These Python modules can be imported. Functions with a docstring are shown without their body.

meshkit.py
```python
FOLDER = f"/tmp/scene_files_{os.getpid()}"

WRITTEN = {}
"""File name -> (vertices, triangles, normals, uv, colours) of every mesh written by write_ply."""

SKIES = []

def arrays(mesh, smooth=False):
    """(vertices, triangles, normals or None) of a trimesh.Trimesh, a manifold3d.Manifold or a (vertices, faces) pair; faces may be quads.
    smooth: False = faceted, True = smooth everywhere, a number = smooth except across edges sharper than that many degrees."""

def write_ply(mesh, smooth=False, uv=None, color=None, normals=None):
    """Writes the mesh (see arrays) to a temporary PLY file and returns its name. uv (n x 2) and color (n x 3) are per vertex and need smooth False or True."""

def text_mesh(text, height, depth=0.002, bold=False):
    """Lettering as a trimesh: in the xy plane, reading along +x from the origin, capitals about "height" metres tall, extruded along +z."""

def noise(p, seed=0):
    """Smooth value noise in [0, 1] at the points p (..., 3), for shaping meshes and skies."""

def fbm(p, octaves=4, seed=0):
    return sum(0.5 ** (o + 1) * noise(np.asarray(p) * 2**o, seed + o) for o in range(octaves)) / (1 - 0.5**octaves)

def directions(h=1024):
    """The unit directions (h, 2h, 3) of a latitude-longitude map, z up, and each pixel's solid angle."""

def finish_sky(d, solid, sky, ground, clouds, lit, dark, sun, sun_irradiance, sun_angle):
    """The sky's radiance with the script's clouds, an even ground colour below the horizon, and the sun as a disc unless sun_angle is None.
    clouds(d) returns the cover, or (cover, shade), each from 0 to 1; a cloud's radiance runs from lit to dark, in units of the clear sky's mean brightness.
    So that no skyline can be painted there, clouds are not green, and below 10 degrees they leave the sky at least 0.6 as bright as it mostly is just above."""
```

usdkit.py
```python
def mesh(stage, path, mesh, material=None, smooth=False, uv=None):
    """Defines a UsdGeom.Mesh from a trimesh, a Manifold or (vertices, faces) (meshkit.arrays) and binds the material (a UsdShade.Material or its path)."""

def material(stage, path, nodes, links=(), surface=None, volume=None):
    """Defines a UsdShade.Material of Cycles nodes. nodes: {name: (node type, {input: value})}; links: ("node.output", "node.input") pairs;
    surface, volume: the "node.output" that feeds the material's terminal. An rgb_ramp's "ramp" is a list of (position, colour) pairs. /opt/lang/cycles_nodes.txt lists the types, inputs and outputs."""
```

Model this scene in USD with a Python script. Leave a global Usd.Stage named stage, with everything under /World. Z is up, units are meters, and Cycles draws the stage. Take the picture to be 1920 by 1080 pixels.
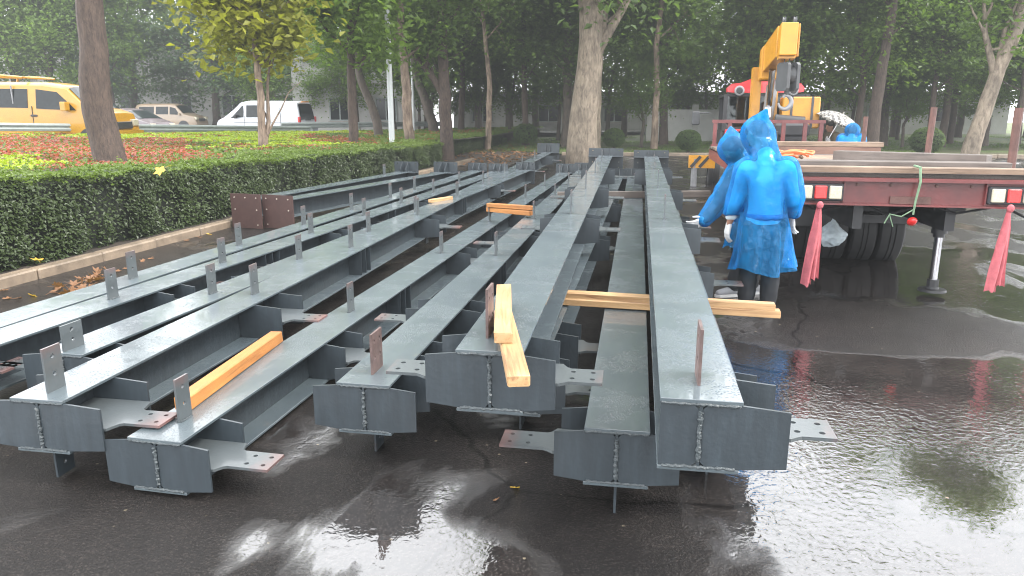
import math, random
import numpy as np
import trimesh
import usdkit, meshkit
from shapely.geometry import Polygon, Point, box as sbox
from pxr import Usd, UsdGeom, UsdLux, UsdShade, Sdf, Gf, Vt

stage = Usd.Stage.CreateInMemory()
UsdGeom.SetStageUpAxis(stage, UsdGeom.Tokens.z)
UsdGeom.SetStageMetersPerUnit(stage, 1.0)
stage.SetDefaultPrim(UsdGeom.Xform.Define(stage, '/World').GetPrim())
UsdGeom.Scope.Define(stage, '/World/Looks')

# ------------------------------------------------------------------ camera, sky, sun
CAM_H, F_PX, HOR = 1.9, 1387.0, 200.0
PITCH = math.atan((540.0 - HOR) / F_PX)
cam = UsdGeom.Camera.Define(stage, '/World/camera')
cam.AddTranslateOp().Set(Gf.Vec3d(0, 0, CAM_H))
cam.AddRotateXOp().Set(90.0 - math.degrees(PITCH))
cam.CreateHorizontalApertureAttr(36.0)
cam.CreateVerticalApertureAttr(20.25)
cam.CreateFocalLengthAttr(36.0 * F_PX / 1920.0)
cam.CreateClippingRangeAttr(Gf.Vec2f(0.05, 2000))
cam.CreateExposureAttr(2.05)

SUN_EL, SUN_AZ = math.radians(52), math.radians(105)      # azimuth: atan2(x, y)
dome = UsdLux.DomeLight.Define(stage, '/World/sky')
dome.CreateIntensityAttr(1.0)
skym = usdkit.material(stage, '/World/Looks/sky_overcast', {
    'sky': ('sky_texture', {'sky_type': 'single_scattering', 'sun_disc': False, 'sun_elevation': SUN_EL, 'sun_rotation': SUN_AZ, 'aerosol_density': 2.0}),
    'tc': ('texture_coordinate', {}),
    'n': ('noise_texture', {'scale': 2.2, 'detail': 5.0, 'roughness': 0.55}),
    'r': ('rgb_ramp', {'ramp': [(0.25, (9.0, 9.2, 9.5)), (0.75, (13.0, 13.2, 13.5))]}),
    'm': ('mix', {'fac': 0.93}),
    'b': ('background_shader', {'strength': 0.1}),
}, [('tc.generated', 'n.vector'), ('n.fac', 'r.fac'), ('sky.color', 'm.color1'), ('r.color', 'm.color2'), ('m.color', 'b.color')], surface='b.background')
UsdShade.MaterialBindingAPI.Apply(dome.GetPrim()).Bind(skym)
dome.GetPrim().SetCustomDataByKey('kind', 'structure')
dome.GetPrim().SetCustomDataByKey('label', 'bright white overcast rainy sky')

sun = UsdLux.DistantLight.Define(stage, '/World/sun')
sun.CreateIntensityAttr(0.38)
sun.CreateAngleAttr(16.0)
sun.CreateNormalizeAttr(True)
sun.CreateColorAttr(Gf.Vec3f(1.0, 0.97, 0.92))
sun.AddRotateZOp().Set(-math.degrees(SUN_AZ))
sun.AddRotateXOp().Set(-(90.0 - math.degrees(SUN_EL)))

# ------------------------------------------------------------------ pixel -> world (real positions at a chosen height or distance)
CP, SP = math.cos(PITCH), math.sin(PITCH)

def ray(u, v):
    a, b = (u - 960.0) / F_PX, -(v - 540.0) / F_PX
    return np.array([a, CP + b * SP, -SP + b * CP])

def gp(u, v, z=0.0):
    d = ray(u, v)
    return np.array([0, 0, CAM_H]) + d * ((z - CAM_H) / d[2])

def at(u, v, Y):
    d = ray(u, v)
    return np.array([0, 0, CAM_H]) + d * (Y / d[1])

# ------------------------------------------------------------------ prim helpers
_used = {}

def numbered(parent, name):
    key = parent + '/' + name
    n = _used.get(key, -1) + 1
    _used[key] = n
    return key if n == 0 else '%s_%03d' % (key, n)

def tag(prim, label=None, cat=None, group=None, kind=None):
    prim = prim.GetPrim() if hasattr(prim, 'GetPrim') else prim
    for k, val in (('label', label), ('category', cat), ('group', group), ('kind', kind)):
        if val:
            prim.SetCustomDataByKey(k, val)
    return prim

def thing(name, label, cat, loc=(0, 0, 0), rz=0.0, group=None, rx=0.0, kind=None, ry=0.0, scale=None):
    x = UsdGeom.Xform.Define(stage, numbered('/World', name))
    x.AddTranslateOp().Set(Gf.Vec3d(*map(float, loc)))
    if rz: x.AddRotateZOp().Set(math.degrees(rz))
    if rx: x.AddRotateXOp().Set(math.degrees(rx))
    if ry: x.AddRotateYOp().Set(math.degrees(ry))
    if scale is not None: x.AddScaleOp().Set(Gf.Vec3f(*map(float, scale)))
    return tag(x, label, cat, group, kind or 'thing')

def part(parent, name, mesh, mat, smooth=False, label=None):
    base = str(parent.GetPath()) if parent is not None else '/World'
    m = usdkit.mesh(stage, numbered(base, name), mesh, M[mat] if isinstance(mat, str) else mat, smooth)
    if label: tag(m, label)
    return m.GetPrim()

def copy_of(src, name, label, cat, loc, rz=0.0, group=None, scale=None):
    t = thing(name, label, cat, loc, rz, group, scale=scale)
    t.GetReferences().AddInternalReference(src.GetPath())
    t.SetInstanceable(True)
    return t

# ------------------------------------------------------------------ mesh helpers: everything is (vertices, triangles)
_BF = np.array([[0,2,1],[1,2,3],[4,5,6],[5,7,6],[0,1,4],[1,5,4],[2,6,3],[3,6,7],[0,4,2],[2,4,6],[1,3,5],[3,7,5]])

def box(cx, cy, cz, sx, sy, sz):
    v = np.array([[x, y, z] for z in (-.5, .5) for y in (-.5, .5) for x in (-.5, .5)])
    return v * [sx, sy, sz] + [cx, cy, cz], _BF.copy()

def cbox(cx, cy, cz, sx, sy, sz, c=0.004):
    """A box with chamfered edges."""
    v = []
    for i in range(3):
        for s in np.array(np.meshgrid((-1, 1), (-1, 1), (-1, 1))).T.reshape(-1, 3):
            h = np.array([sx, sy, sz]) / 2 - c
            h[i] += c
            v.append(s * h)
    hull = trimesh.convex.convex_hull(np.array(v))
    return np.array(hull.vertices) + [cx, cy, cz], np.array(hull.faces)

def join(ms):
    vs, fs, n = [], [], 0
    for v, f in ms:
        vs.append(np.asarray(v, float)); fs.append(np.asarray(f) + n); n += len(v)
    return np.vstack(vs), np.vstack(fs)

def rot(axis, a):
    return trimesh.transformations.rotation_matrix(a, axis)[:3, :3]

def xf(m, R=None, t=(0, 0, 0)):
    v = np.asarray(m[0], float)
    if R is not None: v = v @ np.asarray(R).T
    return v + np.asarray(t, float), m[1]

def extrude(poly, depth):
    m = trimesh.creation.extrude_polygon(poly, depth, engine='earcut')
    return np.array(m.vertices), np.array(m.faces)

def plate_xz(poly, y0, th):
    """Polygon drawn in (x, z), thickness along +y from y0."""
    v, f = extrude(poly, th)
    return np.stack([v[:, 0], y0 + th - v[:, 2], v[:, 1]], 1), f

def plate_yz(poly, x0, th):
    """Polygon drawn in (y, z), thickness along +x from x0."""
    v, f = extrude(poly, th)
    return np.stack([x0 + v[:, 2], v[:, 0], v[:, 1]], 1), f

def plate_xy(poly, z0, th):
    v, f = extrude(poly, th)
    return v + [0, 0, z0], f

def tube(path, radii, n=8, cap=True):
    P = np.asarray(path, float)
    R = np.broadcast_to(np.asarray(radii, float), (len(P),))
    T = np.gradient(P, axis=0)
    T /= np.maximum(np.linalg.norm(T, axis=1, keepdims=True), 1e-9)
    ref = np.array([0, 0, 1.0]) if abs(T[0][2]) < 0.9 else np.array([1.0, 0, 0])
    vs = []
    u = np.cross(T[0], ref); u /= np.linalg.norm(u)
    for p, t, r in zip(P, T, R):
        u = u - t * (u @ t); u /= max(np.linalg.norm(u), 1e-9)
        w = np.cross(t, u)
        a = np.arange(n) * 2 * np.pi / n
        vs.append(p + r * (np.cos(a)[:, None] * u + np.sin(a)[:, None] * w))
    v = np.vstack(vs)
    f = []
    for i in range(len(P) - 1):
        for k in range(n):
            a, b = i * n + k, i * n + (k + 1) % n
            f += [[a, b, b + n], [a, b + n, a + n]]
    if cap:
        v = np.vstack([v, P[0], P[-1]])
        c0, c1, e = len(v) - 2, len(v) - 1, (len(P) - 1) * n
        for k in range(n):
            f += [[c0, (k + 1) % n, k], [c1, e + k, e + (k + 1) % n]]
    return v, np.array(f)

def cyl(p0, p1, r, n=12):
    return tube([p0, p1], r, n)

def lathe(profile, n=24):
    """Profile of (r, z); about z."""
    P = np.asarray(profile, float)
    a = np.arange(n) * 2 * np.pi / n
    v = np.stack([P[:, None, 0] * np.cos(a), P[:, None, 0] * np.sin(a), np.broadcast_to(P[:, None, 1], (len(P), n))], -1).reshape(-1, 3)
    f = []
    for i in range(len(P) - 1):
        for k in range(n):
            A, B = i * n + k, i * n + (k + 1) % n
            f += [[A, B, B + n], [A, B + n, A + n]]
    return v, np.array(f)

def grid(P):
    """P (a, b, 3) -> mesh"""
    a, b = P.shape[:2]
    i = np.arange(a * b).reshape(a, b)
    f = np.concatenate([np.stack([i[:-1, :-1], i[1:, :-1], i[1:, 1:]], -1).reshape(-1, 3), np.stack([i[:-1, :-1], i[1:, 1:], i[:-1, 1:]], -1).reshape(-1, 3)])
    return P.reshape(-1, 3), f

def leaf_cards(C, size, rng, up=0.4, curl=0.25, aspect=0.62, outward=None):
    """One folded kite of four triangles-corners per centre."""
    n = len(C)
    N = rng.normal(size=(n, 3)); N /= np.linalg.norm(N, axis=1, keepdims=True)
    N[:, 2] = np.abs(N[:, 2]) + up
    if outward is not None: N = N * 0.75 + outward
    N /= np.linalg.norm(N, axis=1, keepdims=True)
    D = rng.normal(size=(n, 3)); D[:, 2] -= 0.35
    D -= N * (D * N).sum(1, keepdims=True); D /= np.maximum(np.linalg.norm(D, axis=1, keepdims=True), 1e-6)
    S = np.cross(N, D)
    s = (np.broadcast_to(size, (n,)) * rng.uniform(0.65, 1.3, n))[:, None]
    a = C - D * s * 0.5
    b = C + S * s * aspect * 0.5 - D * s * 0.05 + N * s * curl * 0.4
    c = C + D * s * 0.5 - N * s * curl * 0.3
    d = C - S * s * aspect * 0.5 - D * s * 0.05 + N * s * curl * 0.4
    v = np.stack([a, b, c, d], 1).reshape(-1, 3)
    k = np.arange(n)[:, None] * 4
    f = np.concatenate([k + [[0, 1, 2]], k + [[0, 2, 3]]])
    return v, f

# ------------------------------------------------------------------ materials
M = {}

def mat(name, nodes, links, surface='p.BSDF', volume=None):
    M[name] = usdkit.material(stage, '/World/Looks/' + name, nodes, links, surface=surface, volume=volume)

def plain(name, col, rough=0.5, metal=0.0, coat=0.0, var=0.15, scale=6.0, bump=0.0, bscale=60.0, **kw):
    """A colour with slow mottling and optional fine relief."""
    c = np.array(col, float) * 0.82
    nodes = {'g': ('geometry', {}), 'n': ('noise_texture', {'scale': scale, 'detail': 5.0, 'roughness': 0.6}),
             'r': ('rgb_ramp', {'ramp': [(0.3, tuple(c * (1 - var))), (0.7, tuple(np.minimum(c * (1 + var), 1)))]}),
             'p': ('principled_bsdf', {'roughness': rough, 'metallic': metal, 'coat_weight': coat, 'coat_roughness': 0.06, **kw})}
    links = [('g.position', 'n.vector'), ('n.fac', 'r.fac'), ('r.color', 'p.base_color')]
    if bump:
        nodes['n2'] = ('noise_texture', {'scale': bscale, 'detail': 3.0})
        nodes['b'] = ('bump', {'strength': bump, 'distance': 0.01})
        links += [('g.position', 'n2.vector'), ('n2.fac', 'b.height'), ('b.normal', 'p.normal')]
    mat(name, nodes, links)

# wet black asphalt: speckled stone, rippling films of standing water
mat('asphalt', {
    'g': ('geometry', {}),
    'mp': ('mapping', {'scale': (1.0, 0.8, 1.0)}),
    'nw': ('noise_texture', {'scale': 0.75, 'detail': 6.0, 'roughness': 0.55, 'distortion': 0.5}),
    'd1': ('vector_math', {'math_type': 'distance', 'vector2': (3.1, 3.4, 0.0)}),    # a shallow dip in the yard, right of the beams
    'd1r': ('map_range', {'from_min': 1.85, 'from_max': 2.45, 'to_min': 0.34, 'to_max': 0.0, 'clamp': True}),
    'd2': ('vector_math', {'math_type': 'distance', 'vector2': (5.5, 8.6, 0.0)}),
    'd2r': ('map_range', {'from_min': 1.2, 'from_max': 3.4, 'to_min': 0.12, 'to_max': 0.0, 'clamp': True}),
    'd3': ('vector_math', {'math_type': 'distance', 'vector2': (-0.85, 2.9, 0.0)}),
    'd3r': ('map_range', {'from_min': 0.10, 'from_max': 0.6, 'to_min': 0.15, 'to_max': 0.0, 'clamp': True}), 'd4': ('vector_math', {'math_type': 'distance', 'vector2': (-0.28, 2.72, 0.0)}), 'd4r': ('map_range', {'from_min': 0.08, 'from_max': 0.5, 'to_min': 0.15, 'to_max': 0.0, 'clamp': True}), 'dd': ('math', {'math_type': 'add'}), 'dc': ('math', {'math_type': 'add'}),
    'da': ('math', {'math_type': 'add'}), 'db': ('math', {'math_type': 'add'}),
    'pm': ('rgb_ramp', {'ramp': [(0.52, (0, 0, 0)), (0.595, (1, 1, 1))]}),           # where water stands
    'na': ('noise_texture', {'scale': 70.0, 'detail': 3.0, 'roughness': 0.7}),
    'vo': ('voronoi_texture', {'scale': 75.0, 'feature': 'f1'}),
    'sp': ('rgb_ramp', {'ramp': [(0.0, (0.06, 0.053, 0.048)), (0.16, (0.024, 0.021, 0.0195)), (0.45, (0.008, 0.0072, 0.007))]}),
    'nb': ('noise_texture', {'scale': 1.7, 'detail': 6.0, 'roughness': 0.65}),
    'tone': ('rgb_ramp', {'ramp': [(0.3, (0.62, 0.62, 0.62)), (0.7, (1.35, 1.3, 1.25))]}),
    'cm': ('mix', {'mix_type': 'multiply', 'fac': 1.0}),
    'fl': ('voronoi_texture', {'scale': 8.0, 'randomness': 1.0}), 'flm': ('rgb_ramp', {'ramp': [(0.5, (0, 0, 0)), (0.6, (1, 1, 1))]}), 'flx': ('math', {'math_type': 'multiply'}),
    'fls': ('rgb_ramp', {'ramp': [(0.0, (1, 1, 1)), (0.055, (1, 1, 1)), (0.075, (0, 0, 0))]}),
    'cw': ('noise_texture', {'scale': 1.3, 'detail': 4.0}), 'cv': ('vector_math', {'math_type': 'multiply_add', 'vector2': (0.5, 0.5, 0.0)}), 'ck': ('voronoi_texture', {'scale': 0.38, 'feature': 'distance_to_edge'}), 'ckr': ('rgb_ramp', {'ramp': [(0.0, (0.25, 0.25, 0.25)), (0.0035, (0.4, 0.4, 0.4)), (0.006, (1, 1, 1))]}), 'cx': ('mix', {'mix_type': 'multiply', 'fac': 1.0}),
    'cf': ('mix', {'color2': (0.2, 0.17, 0.12)}),
    'rg': ('mix_float', {'a': 0.24, 'b': 0.012}),
    'io': ('mix_float', {'a': 1.27, 'b': 2.1}),
    'rp': ('noise_texture', {'scale': 26.0, 'detail': 2.0, 'distortion': 0.6}),
    'rpm': ('noise_texture', {'scale': 1.1, 'detail': 2.0}),
    'rpr': ('rgb_ramp', {'ramp': [(0.35, (0.02, 0.02, 0.02)), (0.7, (0.42, 0.42, 0.42))]}),
    'rpx': ('math', {'math_type': 'multiply'}),
    'hm': ('mix_float', {}),
    'b': ('bump', {'strength': 0.9, 'distance': 0.013}),
    'p': ('principled_bsdf', {'specular_ior_level': 0.5}),
}, [('g.position', 'mp.vector'), ('mp.vector', 'nw.vector'), ('g.position', 'd1.vector1'), ('d1.value', 'd1r.value'), ('g.position', 'd2.vector1'), ('d2.value', 'd2r.value'), ('d1r.result', 'da.value1'), ('d2r.result', 'da.value2'), ('nw.fac', 'db.value1'), ('g.position', 'd3.vector1'), ('d3.value', 'd3r.value'), ('d3r.result', 'dd.value1'), ('g.position', 'd4.vector1'), ('d4.value', 'd4r.value'), ('d4r.result', 'dd.value2'), ('dd.value', 'dc.value1'), ('da.value', 'dc.value2'), ('dc.value', 'db.value2'), ('db.value', 'pm.fac'), ('g.position', 'na.vector'), ('g.position', 'vo.vector'), ('vo.distance', 'sp.fac'),
    ('g.position', 'nb.vector'), ('nb.fac', 'tone.fac'), ('sp.color', 'cm.color1'), ('tone.color', 'cm.color2'),
    ('g.position', 'fl.vector'), ('fl.distance', 'fls.fac'), ('fls.color', 'flx.value1'), ('nb.fac', 'flm.fac'), ('flm.color', 'flx.value2'), ('flx.value', 'cf.fac'), ('g.position', 'cw.vector'), ('cw.color', 'cv.vector1'), ('g.position', 'cv.vector3'), ('cv.vector', 'ck.vector'), ('ck.distance', 'ckr.fac'), ('cm.color', 'cx.color1'), ('ckr.color', 'cx.color2'), ('cx.color', 'cf.color1'), ('cf.color', 'p.base_color'),
    ('pm.color', 'rg.fac'), ('rg.result', 'p.roughness'), ('pm.color', 'io.fac'), ('io.result', 'p.ior'),
    ('g.position', 'rp.vector'), ('g.position', 'rpm.vector'), ('rpm.fac', 'rpr.fac'), ('rp.fac', 'rpx.value1'), ('rpr.color', 'rpx.value2'),
    ('pm.color', 'hm.fac'), ('na.fac', 'hm.a'), ('rpx.value', 'hm.b'), ('hm.result', 'b.height'), ('b.normal', 'p.normal')])

# blue grey painted steel; the wet one carries beads and films of rain
PAINT = (0.0185, 0.0245, 0.029)
mat('paint', {
    'g': ('geometry', {}), 'mp': ('mapping', {'scale': (9.0, 9.0, 1.1)}),
    'st': ('noise_texture', {'scale': 2.6, 'detail': 5.0, 'roughness': 0.65}),
    'r': ('rgb_ramp', {'ramp': [(0.30, tuple(0.72 * np.array(PAINT))), (0.55, PAINT), (0.78, tuple(1.45 * np.array(PAINT)))]}),
    'n': ('noise_texture', {'scale': 5.0, 'detail': 8.0, 'roughness': 0.75}),
    'rr': ('rgb_ramp', {'ramp': [(0.64, (0, 0, 0)), (0.74, (0.75, 0.75, 0.75))]}),
    'c': ('mix', {'color2': (0.065, 0.036, 0.026)}),
    'n2': ('noise_texture', {'scale': 40.0, 'detail': 3.0}), 'b': ('bump', {'strength': 0.14, 'distance': 0.01}),
    'p': ('principled_bsdf', {'roughness': 0.42, 'coat_weight': 0.25, 'coat_roughness': 0.12}),
}, [('g.position', 'mp.vector'), ('mp.vector', 'st.vector'), ('st.fac', 'r.fac'), ('g.position', 'n.vector'), ('n.fac', 'rr.fac'), ('rr.color', 'c.fac'), ('r.color', 'c.color1'), ('c.color', 'p.base_color'),
    ('g.position', 'n2.vector'), ('n2.fac', 'b.height'), ('b.normal', 'p.normal')])
mat('paint_wet', {
    'g': ('geometry', {}),
    'n': ('noise_texture', {'scale': 2.4, 'detail': 6.0, 'roughness': 0.6}),
    'r': ('rgb_ramp', {'ramp': [(0.3, (0.036, 0.047, 0.054)), (0.7, (0.057, 0.072, 0.078))]}),
    'mn': ('noise_texture', {'scale': 7.0, 'detail': 8.0, 'roughness': 0.78}), 'mr': ('rgb_ramp', {'ramp': [(0.60, (0, 0, 0)), (0.72, (0.6, 0.6, 0.6))]}), 'mc': ('mix', {'color2': (0.10, 0.088, 0.072)}),
    'v': ('voronoi_texture', {'scale': 85.0, 'randomness': 1.0}),
    'vr': ('rgb_ramp', {'ramp': [(0.0, (1, 1, 1)), (0.30, (0.55, 0.55, 0.55)), (0.45, (0, 0, 0))]}),
    'nm': ('noise_texture', {'scale': 3.1, 'detail': 5.0, 'roughness': 0.7}),
    'nr': ('rgb_ramp', {'ramp': [(0.47, (0, 0, 0)), (0.60, (1, 1, 1))]}),
    'x': ('math', {'math_type': 'multiply'}),
    'b': ('bump', {'strength': 0.5, 'distance': 0.005}),
    'rr': ('mix_float', {'a': 0.05, 'b': 0.2}),
    'p': ('principled_bsdf', {'roughness': 0.4, 'coat_weight': 0.9, 'coat_ior': 1.5}),
}, [('g.position', 'n.vector'), ('n.fac', 'r.fac'), ('g.position', 'mn.vector'), ('mn.fac', 'mr.fac'), ('mr.color', 'mc.fac'), ('r.color', 'mc.color1'), ('mc.color', 'p.base_color'), ('g.position', 'v.vector'), ('v.distance', 'vr.fac'), ('g.position', 'nm.vector'), ('nm.fac', 'nr.fac'),
    ('vr.color', 'x.value1'), ('nr.color', 'x.value2'), ('x.value', 'b.height'), ('b.normal', 'p.coat_normal'), ('nr.color', 'rr.fac'), ('rr.result', 'p.coat_roughness')])

def primer_tip(name, axis, lo, hi, primer=(0.14, 0.06, 0.05)):
    """Paint that stops short of a plate's tip: red oxide primer shows there."""
    mat(name, {
        'tc': ('texture_coordinate', {}), 's': ('separate_xyz', {}), 'ab': ('math', {'math_type': 'absolute'}),
        'n': ('noise_texture', {'scale': 14.0, 'detail': 5.0, 'roughness': 0.7}),
        'nm': ('math', {'math_type': 'multiply_add', 'value2': 0.16, 'value3': -0.08}),
        'ad': ('math', {'math_type': 'add'}),
        'mr': ('map_range', {'from_min': lo, 'from_max': hi, 'to_max': 0.75, 'clamp': True}),
        'c': ('mix', {'color1': (0.05, 0.058, 0.061), 'color2': primer}),
        'n2': ('noise_texture', {'scale': 60.0, 'detail': 3.0}),
        'b': ('bump', {'strength': 0.15, 'distance': 0.004}),
        'p': ('principled_bsdf', {'roughness': 0.4, 'coat_weight': 0.3, 'coat_roughness': 0.1}),
    }, [('tc.object', 's.vector'), ('s.' + axis, 'ab.value1'), ('tc.object', 'n.vector'), ('n.fac', 'nm.value1'), ('ab.value', 'ad.value1'), ('nm.value', 'ad.value2'),
        ('ad.value', 'mr.value'), ('mr.result', 'c.fac'), ('c.color', 'p.base_color'), ('tc.object', 'n2.vector'), ('n2.fac', 'b.height'), ('b.normal', 'p.normal')])

primer_tip('tab_steel', 'z', 0.47, 0.62)
primer_tip('bracket_steel', 'x', 0.46, 0.66, (0.16, 0.055, 0.042))
plain('tab_rust', (0.10, 0.066, 0.06), rough=0.5, var=0.4, scale=16.0, bump=0.2)
plain('weld', (0.05, 0.06, 0.064), rough=0.38, bump=0.6, bscale=120.0)
plain('primer_brown', (0.055, 0.028, 0.024), rough=0.55, var=0.2, scale=4.0)
plain('bolt_pale', (0.45, 0.4, 0.33), rough=0.5)

def wood(name, light, dark, scale=(3.0, 3.0, 60.0), rough=0.55):
    light, dark = tuple(0.84 * np.array(light)), tuple(0.84 * np.array(dark))
    mat(name, {
        'tc': ('texture_coordinate', {}), 'mp': ('mapping', {'scale': scale}),
        'oi': ('object_info', {}), 'av': ('vector_math', {'math_type': 'add'}),
        'w': ('noise_texture', {'scale': 1.0, 'detail': 6.0, 'roughness': 0.62, 'distortion': 1.3}),
        'r': ('rgb_ramp', {'ramp': [(0.28, dark), (0.5, light), (0.72, tuple(0.75 * np.array(light) + 0.25 * np.array(dark)))]}),
        'n': ('noise_texture', {'scale': 2.3, 'detail': 4.0}), 'r2': ('rgb_ramp', {'ramp': [(0.3, (0.62, 0.58, 0.54)), (0.65, (1.08, 1.06, 1.02))]}),
        'x': ('mix', {'mix_type': 'multiply', 'fac': 1.0}), 'b': ('bump', {'strength': 0.35, 'distance': 0.003}),
        'p': ('principled_bsdf', {'roughness': rough, 'coat_weight': 0.12, 'coat_roughness': 0.2}),
    }, [('tc.object', 'av.vector1'), ('oi.location', 'av.vector2'), ('av.vector', 'mp.vector'), ('mp.vector', 'w.vector'), ('w.fac', 'r.fac'), ('av.vector', 'n.vector'), ('n.fac', 'r2.fac'),
        ('r.color', 'x.color1'), ('r2.color', 'x.color2'), ('x.color', 'p.base_color'), ('w.fac', 'b.height'), ('b.normal', 'p.normal')])

# the grain runs along local y
wood('pine', (0.46, 0.29, 0.14), (0.24, 0.12, 0.05), (34.0, 1.6, 34.0))
wood('pine_wet', (0.42, 0.18, 0.045), (0.27, 0.10, 0.02), (34.0, 1.6, 34.0))
wood('old_plank', (0.25, 0.178, 0.125), (0.11, 0.075, 0.055), (30.0, 1.4, 30.0), 0.6)
wood('old_plank_red', (0.18, 0.10, 0.073), (0.09, 0.045, 0.034), (30.0, 1.4, 30.0), 0.6)
wood('grey_timber', (0.13, 0.108, 0.097), (0.06, 0.05, 0.046), (30.0, 1.4, 30.0), 0.6)
plain('kerb', (0.20, 0.152, 0.108), rough=0.55, var=0.35, scale=3.5, bump=0.4, bscale=45.0, coat=0.15)
plain('soil', (0.035, 0.026, 0.019), rough=0.8, var=0.4, scale=5.0, bump=0.8, bscale=25.0)
plain('red_oxide', (0.115, 0.02, 0.019), rough=0.42, var=0.35, scale=4.0, bump=0.15, bscale=30.0, coat=0.2)
plain('red_rust', (0.105, 0.048, 0.038), rough=0.6, var=0.4, scale=7.0, bump=0.3, bscale=40.0)
plain('rubber', (0.012, 0.012, 0.013), rough=0.6, var=0.3, bump=0.2)
plain('black_metal', (0.018, 0.018, 0.02), rough=0.45, var=0.3)
plain('dark_grey', (0.05, 0.052, 0.055), rough=0.5, var=0.2)
plain('steel_grey', (0.22, 0.22, 0.225), rough=0.35, var=0.2, metal=0.3)
plain('chrome', (0.6, 0.6, 0.62), rough=0.18, metal=1.0)
plain('crane_yellow', (0.50, 0.225, 0.010), rough=0.4, var=0.12, scale=3.0, coat=0.25)
plain('truck_yellow', (0.40, 0.20, 0.003), rough=0.35, var=0.05, scale=2.0, coat=0.6)
plain('cab_red', (0.6, 0.02, 0.025), rough=0.35, var=0.06, coat=0.5)
plain('lamp_red', (0.48, 0.022, 0.02), rough=0.25, coat=0.5, var=0.1, scale=60.0, bump=0.4, bscale=90.0)
plain('lamp_white', (0.46, 0.42, 0.31), rough=0.25, coat=0.5, var=0.15, scale=60.0, bump=0.4, bscale=90.0)
plain('lamp_amber', (0.7, 0.25, 0.03), rough=0.25, coat=0.5)
plain('car_white', (0.48, 0.50, 0.53), rough=0.3, coat=0.7, var=0.02)
plain('car_beige', (0.27, 0.20, 0.135), rough=0.3, coat=0.7, var=0.03)
plain('car_purple', (0.105, 0.08, 0.088), rough=0.3, coat=0.7, var=0.05)
plain('rail_grey', (0.25, 0.28, 0.265), rough=0.5, var=0.1)
plain('pole_white', (0.50, 0.52, 0.52), rough=0.4, var=0.05)
plain('wall_pale', (0.36, 0.355, 0.335), rough=0.8, var=0.10, scale=0.7)
plain('wall_white', (0.40, 0.40, 0.385), rough=0.8, var=0.08, scale=0.7)
plain('wall_trim', (0.27, 0.25, 0.23), rough=0.7, var=0.1)
plain('glass_dark', (0.010, 0.013, 0.014), rough=0.12, var=0.3, specular_ior_level=0.3)
plain('rag_red', (0.42, 0.10, 0.115), rough=0.8, var=0.22, scale=14.0, bump=0.5, bscale=90.0)
plain('strap_green', (0.14, 0.22, 0.13), rough=0.7, var=0.25, scale=20.0)
plain('strap_orange', (0.62, 0.17, 0.06), rough=0.7, var=0.25, scale=12.0)
plain('bag_blue', (0.30, 0.46, 0.58), rough=0.3, var=0.25, scale=8.0, bump=0.6, bscale=18.0)
plain('bag_pale', (0.5, 0.58, 0.62), rough=0.35, var=0.2, scale=8.0, bump=0.6, bscale=20.0)

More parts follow.
